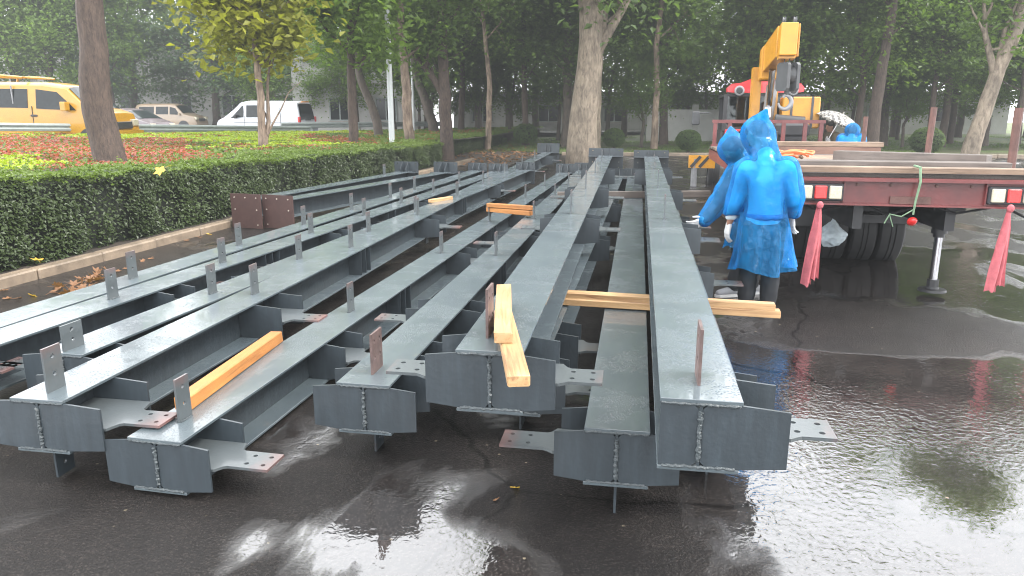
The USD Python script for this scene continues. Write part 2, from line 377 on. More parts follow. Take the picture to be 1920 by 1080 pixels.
def bark(name, dark, light, sc=(7.0, 7.0, 1.6), bump=0.9, mot=(0.9, 1.1)):
    light, dark = tuple(0.85 * np.array(light)), tuple(0.85 * np.array(dark))
    mat(name, {
        'tc': ('texture_coordinate', {}), 'mp': ('mapping', {'scale': sc}),
        'n': ('noise_texture', {'scale': 2.6, 'detail': 8.0, 'roughness': 0.68, 'distortion': 0.5}),
        'r': ('rgb_ramp', {'ramp': [(0.30, dark), (0.62, light)]}),
        'n2': ('noise_texture', {'scale': 1.7, 'detail': 5.0}), 'r2': ('rgb_ramp', {'ramp': [(0.35, (mot[0],) * 3), (0.6, (mot[1],) * 3)]}),
        'x': ('mix', {'mix_type': 'multiply', 'fac': 1.0}), 'b': ('bump', {'strength': bump, 'distance': 0.03}),
        'p': ('principled_bsdf', {'roughness': 0.8}),
    }, [('tc.object', 'mp.vector'), ('mp.vector', 'n.vector'), ('n.fac', 'r.fac'), ('tc.object', 'n2.vector'), ('n2.fac', 'r2.fac'), ('r.color', 'x.color1'), ('r2.color', 'x.color2'),
        ('x.color', 'p.base_color'), ('n.fac', 'b.height'), ('b.normal', 'p.normal')])

bark('bark_brown', (0.02, 0.013, 0.0105), (0.078, 0.052, 0.038), (9, 9, 2.6), 1.0)
bark('bark_dark', (0.028, 0.022, 0.018), (0.09, 0.068, 0.052))
bark('bark_peel', (0.06, 0.036, 0.025), (0.27, 0.20, 0.145), (6, 6, 1.2), 0.7, (0.6, 1.15))
bark('bark_plane', (0.075, 0.054, 0.038), (0.26, 0.21, 0.155), (4.5, 4.5, 1.3), 0.6, (0.72, 1.12))

def foliage(name, ramp, trans=0.55, rough=0.42, patch=None, spec=0.4):
    """Leaf colour differs from leaf to leaf and in slow patches; light comes through."""
    nodes = {
        'g': ('geometry', {}), 'n': ('noise_texture', {'scale': 0.55, 'detail': 4.0}),
        'k': ('math', {'math_type': 'multiply_add', 'value2': 0.55}),
        'k2': ('math', {'math_type': 'multiply', 'value2': 0.45}),
        'r': ('rgb_ramp', {'ramp': ramp}),
        'p': ('principled_bsdf', {'roughness': rough, 'specular_ior_level': spec}),
        'tb': ('mix', {'mix_type': 'multiply', 'fac': 1.0, 'color2': (1.25, 1.35, 0.55)}),
        't': ('translucent_bsdf', {}), 'm': ('mix_closure', {'fac': trans})}
    links = [('g.position', 'n.vector'), ('g.random_per_island', 'k.value1'), ('n.fac', 'k2.value1'), ('k2.value', 'k.value3'), ('k.value', 'r.fac'), ('r.color', 'p.base_color'),
             ('r.color', 'tb.color1'), ('tb.color', 't.color'), ('p.BSDF', 'm.closure1'), ('t.BSDF', 'm.closure2')]
    mat(name, nodes, links, surface='m.closure')

foliage('leaf_dark', [(0.1, (0.053, 0.082, 0.029)), (0.5, (0.103, 0.158, 0.046)), (0.9, (0.187, 0.268, 0.071))])
foliage('leaf_mid', [(0.1, (0.063, 0.102, 0.028)), (0.5, (0.134, 0.205, 0.048)), (0.9, (0.261, 0.340, 0.078))])
foliage('leaf_light', [(0.1, (0.081, 0.132, 0.032)), (0.5, (0.167, 0.247, 0.052)), (0.85, (0.299, 0.380, 0.081)), (1.0, (0.414, 0.380, 0.081))])
foliage('leaf_yellow', [(0.05, (0.123, 0.140, 0.024)), (0.4, (0.291, 0.280, 0.042)), (0.75, (0.470, 0.380, 0.050)), (1.0, (0.627, 0.340, 0.035))])
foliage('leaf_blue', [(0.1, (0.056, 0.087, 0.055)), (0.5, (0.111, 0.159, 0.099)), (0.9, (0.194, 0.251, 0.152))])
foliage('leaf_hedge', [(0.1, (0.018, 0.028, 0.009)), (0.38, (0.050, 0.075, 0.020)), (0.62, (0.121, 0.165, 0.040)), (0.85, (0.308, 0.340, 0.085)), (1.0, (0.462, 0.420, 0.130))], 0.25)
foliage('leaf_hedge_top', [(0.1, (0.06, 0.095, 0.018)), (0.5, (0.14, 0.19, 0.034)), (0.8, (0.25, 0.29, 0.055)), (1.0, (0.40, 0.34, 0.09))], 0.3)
foliage('leaf_red', [(0.1, (0.16, 0.05, 0.03)), (0.35, (0.34, 0.085, 0.06)), (0.55, (0.40, 0.17, 0.11)), (0.7, (0.42, 0.28, 0.15)), (0.8, (0.22, 0.22, 0.06)), (0.9, (0.36, 0.09, 0.07)), (1.0, (0.3, 0.25, 0.08))], 0.3)
foliage('leaf_lime', [(0.1, (0.19, 0.25, 0.018)), (0.5, (0.33, 0.40, 0.026)), (1.0, (0.48, 0.48, 0.04))], 0.3)
foliage('leaf_fallen', [(0.1, (0.11, 0.05, 0.022)), (0.5, (0.28, 0.14, 0.06)), (0.9, (0.42, 0.25, 0.11))], 0.15, 0.55)
foliage('leaf_gold', [(0.1, (0.5, 0.32, 0.05)), (0.9, (0.62, 0.40, 0.07))], 0.2, 0.55)
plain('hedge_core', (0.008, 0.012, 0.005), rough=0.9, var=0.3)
mat('lawn', {
    'g': ('geometry', {}), 'n': ('noise_texture', {'scale': 0.35, 'detail': 6.0, 'roughness': 0.65}),
    'r': ('rgb_ramp', {'ramp': [(0.3, (0.075, 0.06, 0.035)), (0.45, (0.065, 0.075, 0.025)), (0.65, (0.085, 0.13, 0.03))]}),
    'n2': ('noise_texture', {'scale': 40.0, 'detail': 3.0}), 'b': ('bump', {'strength': 0.8, 'distance': 0.03}),
    'p': ('principled_bsdf', {'roughness': 0.8})},
    [('g.position', 'n.vector'), ('n.fac', 'r.fac'), ('r.color', 'p.base_color'), ('g.position', 'n2.vector'), ('n2.fac', 'b.height'), ('b.normal', 'p.normal')])
plain('street', (0.16, 0.155, 0.15), rough=0.35, var=0.2, scale=1.0, coat=0.2)

# people
mat('raincoat', {
    'g': ('geometry', {}), 'n': ('noise_texture', {'scale': 7.0, 'detail': 5.0, 'roughness': 0.6, 'distortion': 1.6}),
    'wv': ('vector_math', {'math_type': 'multiply_add', 'vector2': (0.25, 0.25, 0.25)}),
    'vs': ('vector_math', {'math_type': 'multiply', 'vector2': (1.0, 1.0, 0.5)}), 'v': ('voronoi_texture', {'scale': 7.5, 'feature': 'distance_to_edge'}),
    'vr': ('rgb_ramp', {'ramp': [(0.0, (1, 1, 1)), (0.06, (0.35, 0.35, 0.35)), (0.2, (0, 0, 0))]}),
    'ns': ('math', {'math_type': 'multiply', 'value2': 0.3}),
    'hm': ('math', {'math_type': 'multiply_add', 'value2': 0.8}),
    'b': ('bump', {'strength': 0.75, 'distance': 0.022}),
    'p': ('principled_bsdf', {'base_color': (0.008, 0.17, 0.40), 'roughness': 0.11, 'specular_ior_level': 0.8, 'coat_weight': 0.4, 'coat_roughness': 0.05}),
    'tl': ('translucent_bsdf', {'color': (0.01, 0.24, 0.50)}), 'm0': ('mix_closure', {'fac': 0.35}),
    'tr': ('transparent_bsdf', {'color': (0.13, 0.67, 1.0)}), 'fr': ('fresnel', {'IOR': 1.5}), 'fx': ('math', {'math_type': 'multiply_add', 'value2': -1.3, 'value3': 0.74, 'use_clamp': True}), 'm': ('mix_closure', {}),
}, [('g.position', 'n.vector'), ('n.color', 'wv.vector1'), ('g.position', 'wv.vector3'), ('wv.vector', 'vs.vector1'), ('vs.vector', 'v.vector'), ('v.distance', 'vr.fac'), ('vr.color', 'hm.value1'), ('n.fac', 'ns.value1'), ('ns.value', 'hm.value3'), ('hm.value', 'b.height'), ('b.normal', 'p.normal'), ('b.normal', 'p.coat_normal'),
    ('fr.fac', 'fx.value1'), ('fx.value', 'm.fac'),
    ('p.BSDF', 'm0.closure1'), ('tl.BSDF', 'm0.closure2'), ('m0.closure', 'm.closure1'), ('tr.BSDF', 'm.closure2')], surface='m.closure')
plain('skin', (0.42, 0.23, 0.16), rough=0.5, var=0.08)
plain('skin_shadow', (0.30, 0.16, 0.11), rough=0.5, var=0.08)
plain('hair_black', (0.012, 0.011, 0.011), rough=0.4, var=0.3, scale=30, bump=0.6, bscale=150)
plain('jacket_pale', (0.60, 0.70, 0.74), rough=0.7, var=0.1)
plain('jacket_olive', (0.115, 0.10, 0.072), rough=0.8, var=0.15)
plain('trouser_black', (0.012, 0.013, 0.016), rough=0.7, var=0.3)
plain('shoe_grey', (0.24, 0.24, 0.25), rough=0.6, var=0.2)
plain('shoe_white', (0.62, 0.6, 0.58), rough=0.6, var=0.1)
plain('glove_white', (0.55, 0.55, 0.55), rough=0.8, var=0.15, scale=20)
mat('umbrella_check', {
    'tc': ('texture_coordinate', {}), 'ck': ('checker_texture', {'scale': 16.0, 'color1': (0.55, 0.53, 0.5), 'color2': (0.10, 0.095, 0.09)}),
    'ck2': ('checker_texture', {'scale': 8.0, 'color1': (1.0, 1.0, 1.0), 'color2': (0.75, 0.74, 0.72)}), 'x': ('mix', {'mix_type': 'multiply', 'fac': 1.0}),
    'p': ('principled_bsdf', {'roughness': 0.5}), 't': ('translucent_bsdf', {}), 'm': ('mix_closure', {'fac': 0.35})},
    [('tc.object', 'ck.vector'), ('tc.object', 'ck2.vector'), ('ck.color', 'x.color1'), ('ck2.color', 'x.color2'), ('x.color', 'p.base_color'), ('x.color', 't.color'), ('p.BSDF', 'm.closure1'), ('t.BSDF', 'm.closure2')], surface='m.closure')
mat('window_glass', {
    'fr': ('fresnel', {'IOR': 1.5}), 't': ('transparent_bsdf', {'color': (0.42, 0.48, 0.48)}), 'gl': ('glossy_bsdf', {'color': (0.9, 0.9, 0.9), 'roughness': 0.03}), 'm': ('mix_closure', {})},
    [('fr.fac', 'm.fac'), ('t.BSDF', 'm.closure1'), ('gl.BSDF', 'm.closure2')], surface='m.closure')

M['haze'] = usdkit.material(stage, '/World/Looks/haze', {'v': ('principled_volume', {'color': (0.93, 0.96, 0.97), 'density': 0.0009, 'anisotropy': 0.2})}, [], volume='v.volume')

# ------------------------------------------------------------------ ground
def sheet(name, pts, z, m, label=None):
    P = Polygon(pts).buffer(0)
    v, f = trimesh.creation.triangulate_polygon(P, engine='earcut')
    v = np.column_stack([v, np.full(len(v), z)])
    n = np.cross(v[f[:, 1]] - v[f[:, 0]], v[f[:, 2]] - v[f[:, 0]])
    f = np.where((n[:, 2] < 0)[:, None], f[:, ::-1], f)
    return tag(usdkit.mesh(stage, numbered('/World', name), (v, f), M[m]), label, kind='structure')

sheet('asphalt_yard', [(-250, -60), (250, -60), (250, 500), (-250, 500)], 0.0, 'asphalt', 'wet black asphalt yard with puddles')

tag(usdkit.mesh(stage, '/World/haze', box(0, 220, 13, 520, 580, 28), M['haze']), 'thin rain mist filling the air', 'mist', kind='stuff')

# the planted bed: kerb line runs from KA along KD; s along it, t to the left
KA = np.array([-5.46, 7.69]); KD = np.array([0.212, 0.977]); KD /= np.linalg.norm(KD); KN = np.array([-KD[1], KD[0]])

def bed(s, t):
    return KA + KD * np.asarray(s)[..., None] + KN * np.asarray(t)[..., None]

def bed_z(s, t):
    """Top of the trimmed planting."""
    return np.interp(s, [-6, 0, 4.3, 16.5, 26, 40], [1.2, 1.15, 0.98, 0.78, 0.66, 0.62]) + 0.018 * np.clip(t, 0, 14)

# ------------------------------------------------------------------ steel beams
BW, BH, TF, TW = 0.30, 0.29, 0.016, 0.012

def holes(poly, cs, r):
    for c in cs:
        poly = poly.difference(Point(c).buffer(r, 6))
    return poly

def tab_mesh(y, z0, h, w, r=0.011, cols=1):
    hs = [(y + (0 if cols == 1 else (c - .5) * w * .5), z0 + h * q) for q in (0.38, 0.78) for c in range(cols)]
    return plate_yz(holes(sbox(y - w / 2, z0, y + w / 2, z0 + h), hs, r), -TW / 2, TW)

def wing_poly(s, xo, drop=0.017, cope=0.022):
    x0 = TW / 2 + 0.002
    pts = [(x0 + cope, TF + .001), (BW / 2 - .004, TF + .001), (xo, TF + drop), (xo, BH - TF - drop), (BW / 2 - .004, BH - TF - .001), (x0 + cope, BH - TF - .001), (x0, BH - TF - cope), (x0, TF + cope)]
    return Polygon([(s * x, z) for x, z in pts])

def bracket_poly(s, y0, y1, reach, xo):
    """Horizontal plate between two wings with a narrower tongue beyond them."""
    ya, yb = y0 + 0.016, y1 - 0.003
    w = 0.085; ym = ya + 0.45 * (yb - ya)
    pts = [(TW / 2 + .002, ya), (xo + .01, ya), (xo + .035, ym - w - .012), (xo + .055, ym - w), (reach, ym - w), (reach, ym + w), (xo + .055, ym + w), (xo + .035, ym + w + .012), (xo + .01, yb), (TW / 2 + .002, yb)]
    p = Polygon([(s * x, y) for x, y in pts])
    return holes(p, [(s * (reach - dx), ym + dy) for dx in (0.045, 0.135) for dy in (-.042, .042)], 0.012)

def rough_bead(p0, p1, r, rng, n=26):
    t = np.linspace(0, 1, n)[:, None]
    P = np.asarray(p0) * (1 - t) + np.asarray(p1) * t + rng.normal(size=(n, 3)) * r * 0.22
    return tube(P, r * rng.uniform(0.7, 1.3, n), 6)

def beam(label, near, far, tabs=(), low=(), stations=(), triples=(), end=True, plate=(0.45, 0.17), tab_mat='tab_steel', first_tab=None, seed=0, splice=(), near_plate=None, group=None, first_mat='tab_rust', wing=0.14, reach=0.56, gap=0.28):
    """near, far: world points at the middle of the top flange's two ends. Positions along it are metres from the near end."""
    rng = np.random.default_rng(seed)
    near, far = np.asarray(near, float), np.asarray(far, float)
    d = far - near
    L = float(np.linalg.norm(d))
    t = thing('steel_girder', label, 'steel beam', near - [0, 0, BH], math.atan2(-d[0], d[1]), group, rx=math.atan2(d[2], np.hypot(d[0], d[1])))
    part(t, 'top_flange', cbox(0, L / 2, BH - TF / 2, BW, L, TF, .002), 'paint_wet')
    part(t, 'bottom_flange', cbox(0, L / 2, TF / 2, BW, L, TF, .002), 'paint_wet')
    part(t, 'web', box(0, L / 2, BH / 2, TW, L - .004, BH - 2 * TF - .001), 'paint')
    xo = BW / 2 + wing
    for y0, sides, br in stations:
        y1 = y0 + gap
        brs = (1, -1) if br is True else (br or ())
        if y0 == 0:
            for s in {1, -1} - set(sides):
                part(t, 'stiffener', plate_xz(wing_poly(s, BW / 2 - .002, .001), .004, 0.012), 'paint')
        for s in sides:
            for y in (y0, y1):
                part(t, 'stiffener', plate_xz(wing_poly(s, xo if y == y0 else xo - .008), y + (.004 if y == 0 else 0), 0.012), 'paint')
            if s in brs:
                part(t, 'bracket_plate', plate_xy(bracket_poly(s, y0 + (.004 if y0 == 0 else 0), y1, reach, xo), BH * 0.47, 0.014), 'bracket_steel')
    for y0, sides in triples:
        for k in range(3):
            for s in sides:
                part(t, 'stiffener', box(s * (TW / 2 + .002 + (BW / 2 - .012) / 2), y0 + k * 0.13, BH / 2, BW / 2 - .012, 0.01, BH - 2 * TF - .003), 'paint')
    if end:
        part(t, 'weld_bead', join([rough_bead((0, -.001, TF + .03), (0, -.001, BH - TF - .03), .009, rng), rough_bead((-BW * .48, .003, BH - TF - .002), (BW * .48, .003, BH - TF - .002), .0065, rng),
                                   rough_bead((-BW * .45, .003, TF + .002), (BW * .45, .003, TF + .002), .0065, rng)]), 'weld')
    if first_tab:
        y, h, w, cols = first_tab[:4]
        part(t, 'tab', xf(tab_mesh(y, BH, h, w, .012, cols), None, (first_tab[4] if len(first_tab) > 4 else 0, 0, 0)), first_mat, label='rust stained bolt tab')
    for y in tabs:
        if y < L - .2:
            part(t, 'tab', tab_mesh(y, BH, 0.235, 0.105), tab_mat)
            part(t, 'weld_bead', join([rough_bead((sx * .009, y - .05, BH + .002), (sx * .009, y + .05, BH + .002), .006, rng, 9) for sx in (-1, 1)]), 'weld')
    for y, h in low:
        part(t, 'foot_tab', tab_mesh(y, -h, h, 0.12), 'paint')
    for y in splice:
        part(t, 'splice_weld', rough_bead((-BW / 2 + .004, y, BH + .0005), (BW / 2 - .004, y + .06, BH + .0005), .004, rng), 'weld')
    pw, ph = plate
    if pw:
        hs = [(x, BH + ph - .05) for x in (-pw * .38, pw * .38)] + [(x, z) for x in (-pw * .38, pw * .38) for z in (.03, BH * .5)]
        part(t, 'end_plate', plate_xz(holes(sbox(-pw / 2, -.04, pw / 2, BH + ph), hs, .013), L + .001, .02), 'paint')
        for x in (-.07, .07):
            part(t, 'rib', plate_yz(Polygon([(L - .18, BH + .002), (L - .001, BH + .002), (L - .001, BH + ph - .01), (L - .04, BH + ph - .01), (L - .18, BH + .06)]), x - .005, .01), 'paint')
        for s in (-1, 1):
            if pw > .4:
                part(t, 'wing_plate', box(s * (BW / 2 + (pw / 2 - BW / 2) / 2), L - .09, BH - .02, pw / 2 - BW / 2 - .004, .18, .012), 'paint')
    if near_plate:
        w0, z0, z1 = near_plate
        part(t, 'base_plate', plate_xz(holes(sbox(-w0 / 2, z0, w0 / 2, z1), [], .01), -.021, .02), 'primer_brown', label='red brown primed base plate')
        for x in (-.36, 0, .36):
            for z in ([z1 - .06] if x == 0 else [z1 - .06, z0 + .3, z0 + .06]):
                part(t, 'bolt', xf(lathe([(.001, 0), (.010, 0), (.010, .012), (.001, .012)], 6), rot([1, 0, 0], math.pi / 2), (x * w0, -.021, z)), 'bolt_pale')
    return t, L

def N_(u, v, z):
    return gp(u, v, z)

LO, HI = 0.46, 0.87
st = lambda L0, L1, d, sides=(1, -1): [(y, sides, True) for y in np.arange(L0, L1, d)]
beam('large grey H beam crossing the left foreground with a red tipped bracket at its end', N_(66, 749, .475), N_(1028, 285, .475),
     tabs=[2.2, 4.2, 6.6, 8.8, 10.9, 13.2, 15.7, 18.0], first_tab=(.14, .235, .12, 1), first_mat='tab_steel', low=[(.12, .17), (7, .17), (14, .17)],
     stations=[(0, (1, -1), (1,)), (1.92, (1,), True), (6.4, (1,), True), (10.85, (1,), True), (15.3, (1,), True), (19.3, (1,), True)], triples=[(4.1, (1, -1)), (8.6, (1, -1)), (13.1, (1, -1)), (17.5, (1, -1))], gap=.38, wing=.20, reach=.60, plate=(.72, .28), seed=1, splice=[6.1])
beam('grey H beam lying lowest on the ground, right of the large left foreground beam', N_(288, 824, .31), N_(1060, 323, .40),
     tabs=[.25, 2.35, 4.75, 7.0, 9.6, 11.6, 13.6], gap=.32, stations=[(0, (1, -1), (1,)), (1.58, (1,), True), (4.88, (1,), True), (8.2, (1,), True), (11.5, (1,), True)], triples=[(3.06, (1, -1)), (6.5, (1, -1)), (9.9, (1, -1))], plate=(.45, .2), seed=2, splice=[5.2])
beam('grey H beam with a four-hole upright tab, its end in the middle of the foreground', N_(680, 720, LO), N_(1095, 319, LO),
     tabs=[3.6, 6.1, 8.4, 10.5, 12.6], first_tab=(.22, .23, .16, 2), low=[(.2, .17), (6, .17), (12, .17)], stations=[(0, (1, -1), False), (.55, (1,), True), (1.6, (1, -1), True), (4.9, (1, -1), True), (8.2, (1, -1), True)], triples=[(3.1, (1, -1)), (6.5, (1, -1))], plate=(.45, .17), seed=3, splice=[4.2])
beam('upper grey H beam at the centre with two short timbers lying on its near end', N_(917, 658, HI), N_(1136, 291, HI),
     tabs=[4.3, 6.6, 9.0, 11.4], first_tab=(.24, .23, .14, 2, -.042), low=[(2.4, .1), (9, .1)], stations=[(0, (1, -1), True), (4.15, (1, -1), True), (6.8, (1, -1), True), (9.9, (1, -1), True)], plate=(.75, .15), reach=.49, seed=4, splice=[3.2])
beam('lower grey H beam mostly hidden under the upper centre beam', N_(965, 690, LO), N_(1155, 332, LO),
     tabs=[9.2], low=[(.25, .17), (6, .17)], stations=[(0, (1, -1), True), (.75, (1,), True), (4.4, (1,), True), (7.4, (1,), True)], plate=(.45, .17), seed=5)
beam('lower grey H beam between the two upper beams at the right', N_(1157, 806, LO), N_(1190, 331, LO),
     tabs=[10.9], low=[(.12, .17), (6, .17), (11, .17)], stations=[(0, (-1, 1), True)], plate=(.45, .17), seed=6, first_tab=None)
beam('upper grey H beam furthest right with a large wet top flange and a rusty tab', N_(1316, 750, .85), N_(1221, 293, .85),
     tabs=[4.6, 7.5, 10.7], first_tab=(.22, .225, .15, 1), low=[(.55, .1), (5, .1)], stations=[(0, (1,), True), (4.2, (1,), True), (7.2, (1,), True), (10.5, (1, -1), True)], plate=(.75, .13), seed=7, splice=[5.9, 4.0], wing=.17, reach=.50)
beam('lower grey H beam at the right edge of the stack, beside the workers', N_(1340, 757, LO), N_(1236, 329, LO),
     tabs=[4.6, 8.4], first_tab=(.55, .17, .12, 1), low=[(.2, .17), (6, .17)], stations=[(.25, (1,), False), (3.2, (1,), True), (6.5, (1,), True)], plate=(.45, .17), seed=8)

def far_left(u0, v0, u1, v1, z, back):
    a, b = gp(u0, v0, z), gp(u1, v1, z)
    d = (b - a) / np.linalg.norm(b - a)
    return a - d * back, b
a, b = far_left(0, 600, 895, 319, LO, 1.6)
tb = lambda a, us: [float(np.linalg.norm(gp(u, v, LO) - a)) for u, v in us]
beam('grey H beam of the left row nearest the kerb', a, b, tabs=tb(a, [(240, 521), (418, 458), (568, 421), (661, 393), (728, 370), (781, 356)]), low=[(2, .17), (10, .17)], stations=st(1.0, 13, 3.1), triples=[(2.6, (1, -1)), (6, (1, -1))], seed=9, plate=(.45, .17))
a, b = far_left(0, 630, 934, 321, LO, 1.3)
beam('grey H beam of the left row second from the kerb', a, b, tabs=tb(a, [(218, 560), (421, 492), (584, 437), (683, 404), (752, 381), (808, 361), (856, 345)]), low=[(2, .17), (10, .17)], stations=st(2.6, 13, 3.0), triples=[(4.2, (1, -1)), (7.4, (1, -1))], seed=10, plate=(.45, .17))
a, b = N_(114, 662, LO), N_(985, 318, LO)
beam('grey H beam third from the kerb, partly covered by the large left foreground beam', a, b, tabs=tb(a, [(389, 549), (554, 485), (690, 434), (773, 399), (850, 368)]), first_tab=(.1, .16, .16, 1), first_mat='tab_steel', low=[(.4, .17), (10, .17)], stations=[(0, (1, -1), (-1,)), (2.2, (-1,), True), (5, (-1,), True), (8, (-1,), True)], seed=11, plate=(.45, .17))

bp = gp(525, 429, 0.0)
bq = gp(835, 322, LO)
n1 = np.array([bp[0], bp[1], LO])
beam('grey beam with a red brown base plate, right one of the pair beside the hedge', n1, bq, tabs=[], plate=(.6, .22), seed=12, near_plate=(.60, -.165, .37), low=[(10, .16)], stations=[(6.0, (1,), True)], end=False)
bp = gp(466, 428, 0.0)
bq = gp(762, 321, LO)
beam('grey beam with a red brown base plate, left one of the pair beside the hedge', np.array([bp[0], bp[1], LO]), bq, tabs=[4.6, 8.0], plate=(.6, .22), seed=13, near_plate=(.57, -.165, .385), low=[(10, .16)], end=False)

# ------------------------------------------------------------------ kerb, hedge, planted bed, fallen leaves
def proj(P):
    d = np.asarray(P, float) - [0, 0, CAM_H]
    dep = d[..., 1] * CP - d[..., 2] * SP
    return 960 + F_PX * d[..., 0] / dep, 540 - F_PX * (d[..., 1] * SP + d[..., 2] * CP) / dep

rng = np.random.default_rng(5)
kerb = thing('kerb', 'weathered stone kerb between the yard and the hedge', 'kerb', kind='structure')
ang = math.atan2(-KD[0], KD[1])
for i in range(24):
    s = -4.5 + i * 1.0
    c = bed(np.array(s + .5), np.array(.09))
    m = cbox(0, 0, 0, .17 + rng.uniform(-.006, .006), .988, .26, .018)
    part(kerb, 'kerb_stone', xf(m, rot([0, 0, 1], ang + rng.normal() * .006), (c[0], c[1], -.01 + rng.normal() * .004)), 'kerb')
def quad_st(s0, s1, t0, t1): return [tuple(bed(np.array(a), np.array(b))) for a, b in ((s0, t0), (s1, t0), (s1, t1), (s0, t1))]
sheet('soil', quad_st(-7, 20, .17, 3.5), .06, 'soil', 'bare dark soil strip under the hedge')
sheet('soil', quad_st(17.2, 34, -1.6, 2.5), .008, 'soil', 'leaf strewn soil patch beyond the end of the hedge')

def hedge(label, s0, s1, t0, t1, seed, dens):
    rng = np.random.default_rng(seed)
    h = thing('hedge', label, 'hedge')
    # core
    S = np.linspace(s0, s1, 24)
    pts = []
    for t, dz in ((t0 + .26, None), (t0 + .22, -.12), (t1 - .07, -.10), (t1 - .1, None)):
        z = np.full(len(S), .05) if dz is None else bed_z(S, 0 * S) + dz
        pts.append(np.column_stack([bed(S, np.full(len(S), t)), z]))
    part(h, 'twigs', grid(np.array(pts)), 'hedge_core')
    C, O, Z = [], [], []
    def lump(s, w): return (meshkit.fbm(np.stack([s * 2.1, w * 2.1, 0 * s], -1), 3, seed) - .5)
    n = int((s1 - s0) * 1.0 * dens)
    s = s0 + (s1 - s0) * rng.uniform(0, 1, n) ** 1.25
    k = rng.uniform(0, 1, n) ** .9
    zt = bed_z(s, 0 * s)
    z = .04 + k * (zt - .04)
    lm = lump(s, z)
    keep = (lm > -.07) | (rng.uniform(0, 1, n) < .30)
    t = t0 + .07 - .20 * lm + rng.exponential(.045, n) - .10 * np.clip((.25 - k) * 3, 0, 1) * -1
    t += .12 * np.clip((k - .86) / .14, 0, 1) ** 2
    C.append(np.column_stack([bed(s, t), z])[keep]); O.append(np.tile([-KN[0], -KN[1], .35], (keep.sum(), 1)))
    n2 = int((s1 - s0) * (t1 - t0) * dens * .8)
    s2 = s0 + (s1 - s0) * rng.uniform(0, 1, n2) ** 1.25
    t2 = rng.uniform(t0 + .05, t1, n2)
    z2 = bed_z(s2, 0 * s2) + .16 * lump(s2, t2) - rng.exponential(.025, n2)
    T = np.column_stack([bed(s2, t2), z2])
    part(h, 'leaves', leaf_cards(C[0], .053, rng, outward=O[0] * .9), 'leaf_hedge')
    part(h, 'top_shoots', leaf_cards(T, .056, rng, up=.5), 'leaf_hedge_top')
    ns = int((s1 - s0) * 26)
    sa = np.repeat(s0 + (s1 - s0) * rng.uniform(0, 1, ns), 6); ta = np.repeat(rng.uniform(t0 + .02, t1, ns), 6); hh = np.tile(np.arange(6), ns) * np.repeat(rng.uniform(.01, .03, ns), 6)
    sh = np.column_stack([bed(sa, ta), bed_z(sa, 0 * sa) + hh]) + rng.normal(size=(len(sa), 3)) * .014
    part(h, 'stray_shoots', leaf_cards(sh, .05, rng, up=.2), 'leaf_hedge_top')
    return h

hedge('long clipped dark green hedge running along the kerb at the left', -6, 17.2, .34, 1.5, 7, 2600)
hedge('far section of clipped hedge stepping back beyond the leaf strewn soil', 17.4, 30, 1.3, 2.6, 8, 1300)

# ground cover of the bed: red, lime and green planting trimmed flat
FAR_A, FAR_D = np.array([-16.5, 24.0]), np.array([.584, .811])
def in_bed(P): 
    q = P - FAR_A
    return (q[:, 0] * FAR_D[1] - q[:, 1] * FAR_D[0]) > 0
S, T = np.meshgrid(np.linspace(-8, 42, 60), np.linspace(1.2, 22, 40), indexing='ij')
XY = bed(S, T)
Zc = bed_z(S, T) - .07
off = ~in_bed(XY.reshape(-1, 2)).reshape(S.shape)
Zc = np.where(off, -.5, Zc)
tag(usdkit.mesh(stage, '/World/planted_bed', grid(np.dstack([XY, Zc])[:, ::-1]), M['soil'], True), 'raised planted bed behind the hedge', kind='structure')
n = 420000
s = -8 + 50 * rng.uniform(0, 1, n) ** 1.35; t = 1.45 + 20 * rng.uniform(0, 1, n)
P = bed(s, t)
ok = in_bed(P); s, t, P = s[ok], t[ok], P[ok]
z = bed_z(s, t) + .09 * (meshkit.fbm(np.stack([s * 1.3, t * 1.3, 0 * s], -1), 3, 3) - .5) - rng.exponential(.02, len(s))
P3 = np.column_stack([P, z])
u, v = proj(P3)
vis = (u > -250) & (u < 1050)
dd = np.hypot(P3[:, 0], P3[:, 1])
vis &= rng.uniform(0, 1, len(u)) < np.clip(.35 + 4.0 / dd, 0, 1)
P3, u, v, s, t, dd = P3[vis], u[vis], v[vis], s[vis], t[vis], dd[vis]
w = meshkit.fbm(np.stack([P3[:, 0] * .55, P3[:, 1] * .55, 0 * u], -1), 3, 11) - .5
w2 = meshkit.fbm(np.stack([P3[:, 0] * 1.7, P3[:, 1] * 1.7, 0 * u], -1), 3, 12) - .5
u0, v0 = u, v
u = u + 420 * w * np.clip(v / 300, .5, 1); v = v + 22 * w2
lime = ((v < 259 + 20 * w) & (u > 150) & (u < 620)) | ((u < 80 + 60 * w) & (v > 288) & (v < 318 + 20 * w)) | ((u > 430) & (u < 620) & (v > 259 + 10 * w) & (v < 274 + 14 * w) & (w2 > -.14)) | ((u > 330) & (u < 430) & (v > 262) & (v < 280) & (w2 > .06)) | ((u < 200) & (v < 252))
red = ((u < 345 + 130 * w) & (v > 250) & (v < 318 + 70 * w)) | ((u > 300) & (u < 480) & (v > 258) & (v < 275) & (w > 0)) | ((u > 520) & (u < 700) & (v > 248) & (v < 273) & (w > -.07)) | (w2 > .16)
lime &= rng.uniform(0, 1, len(u)) < .93
red &= ~lime & (rng.uniform(0, 1, len(u)) < .66)
green = ~lime & ~red
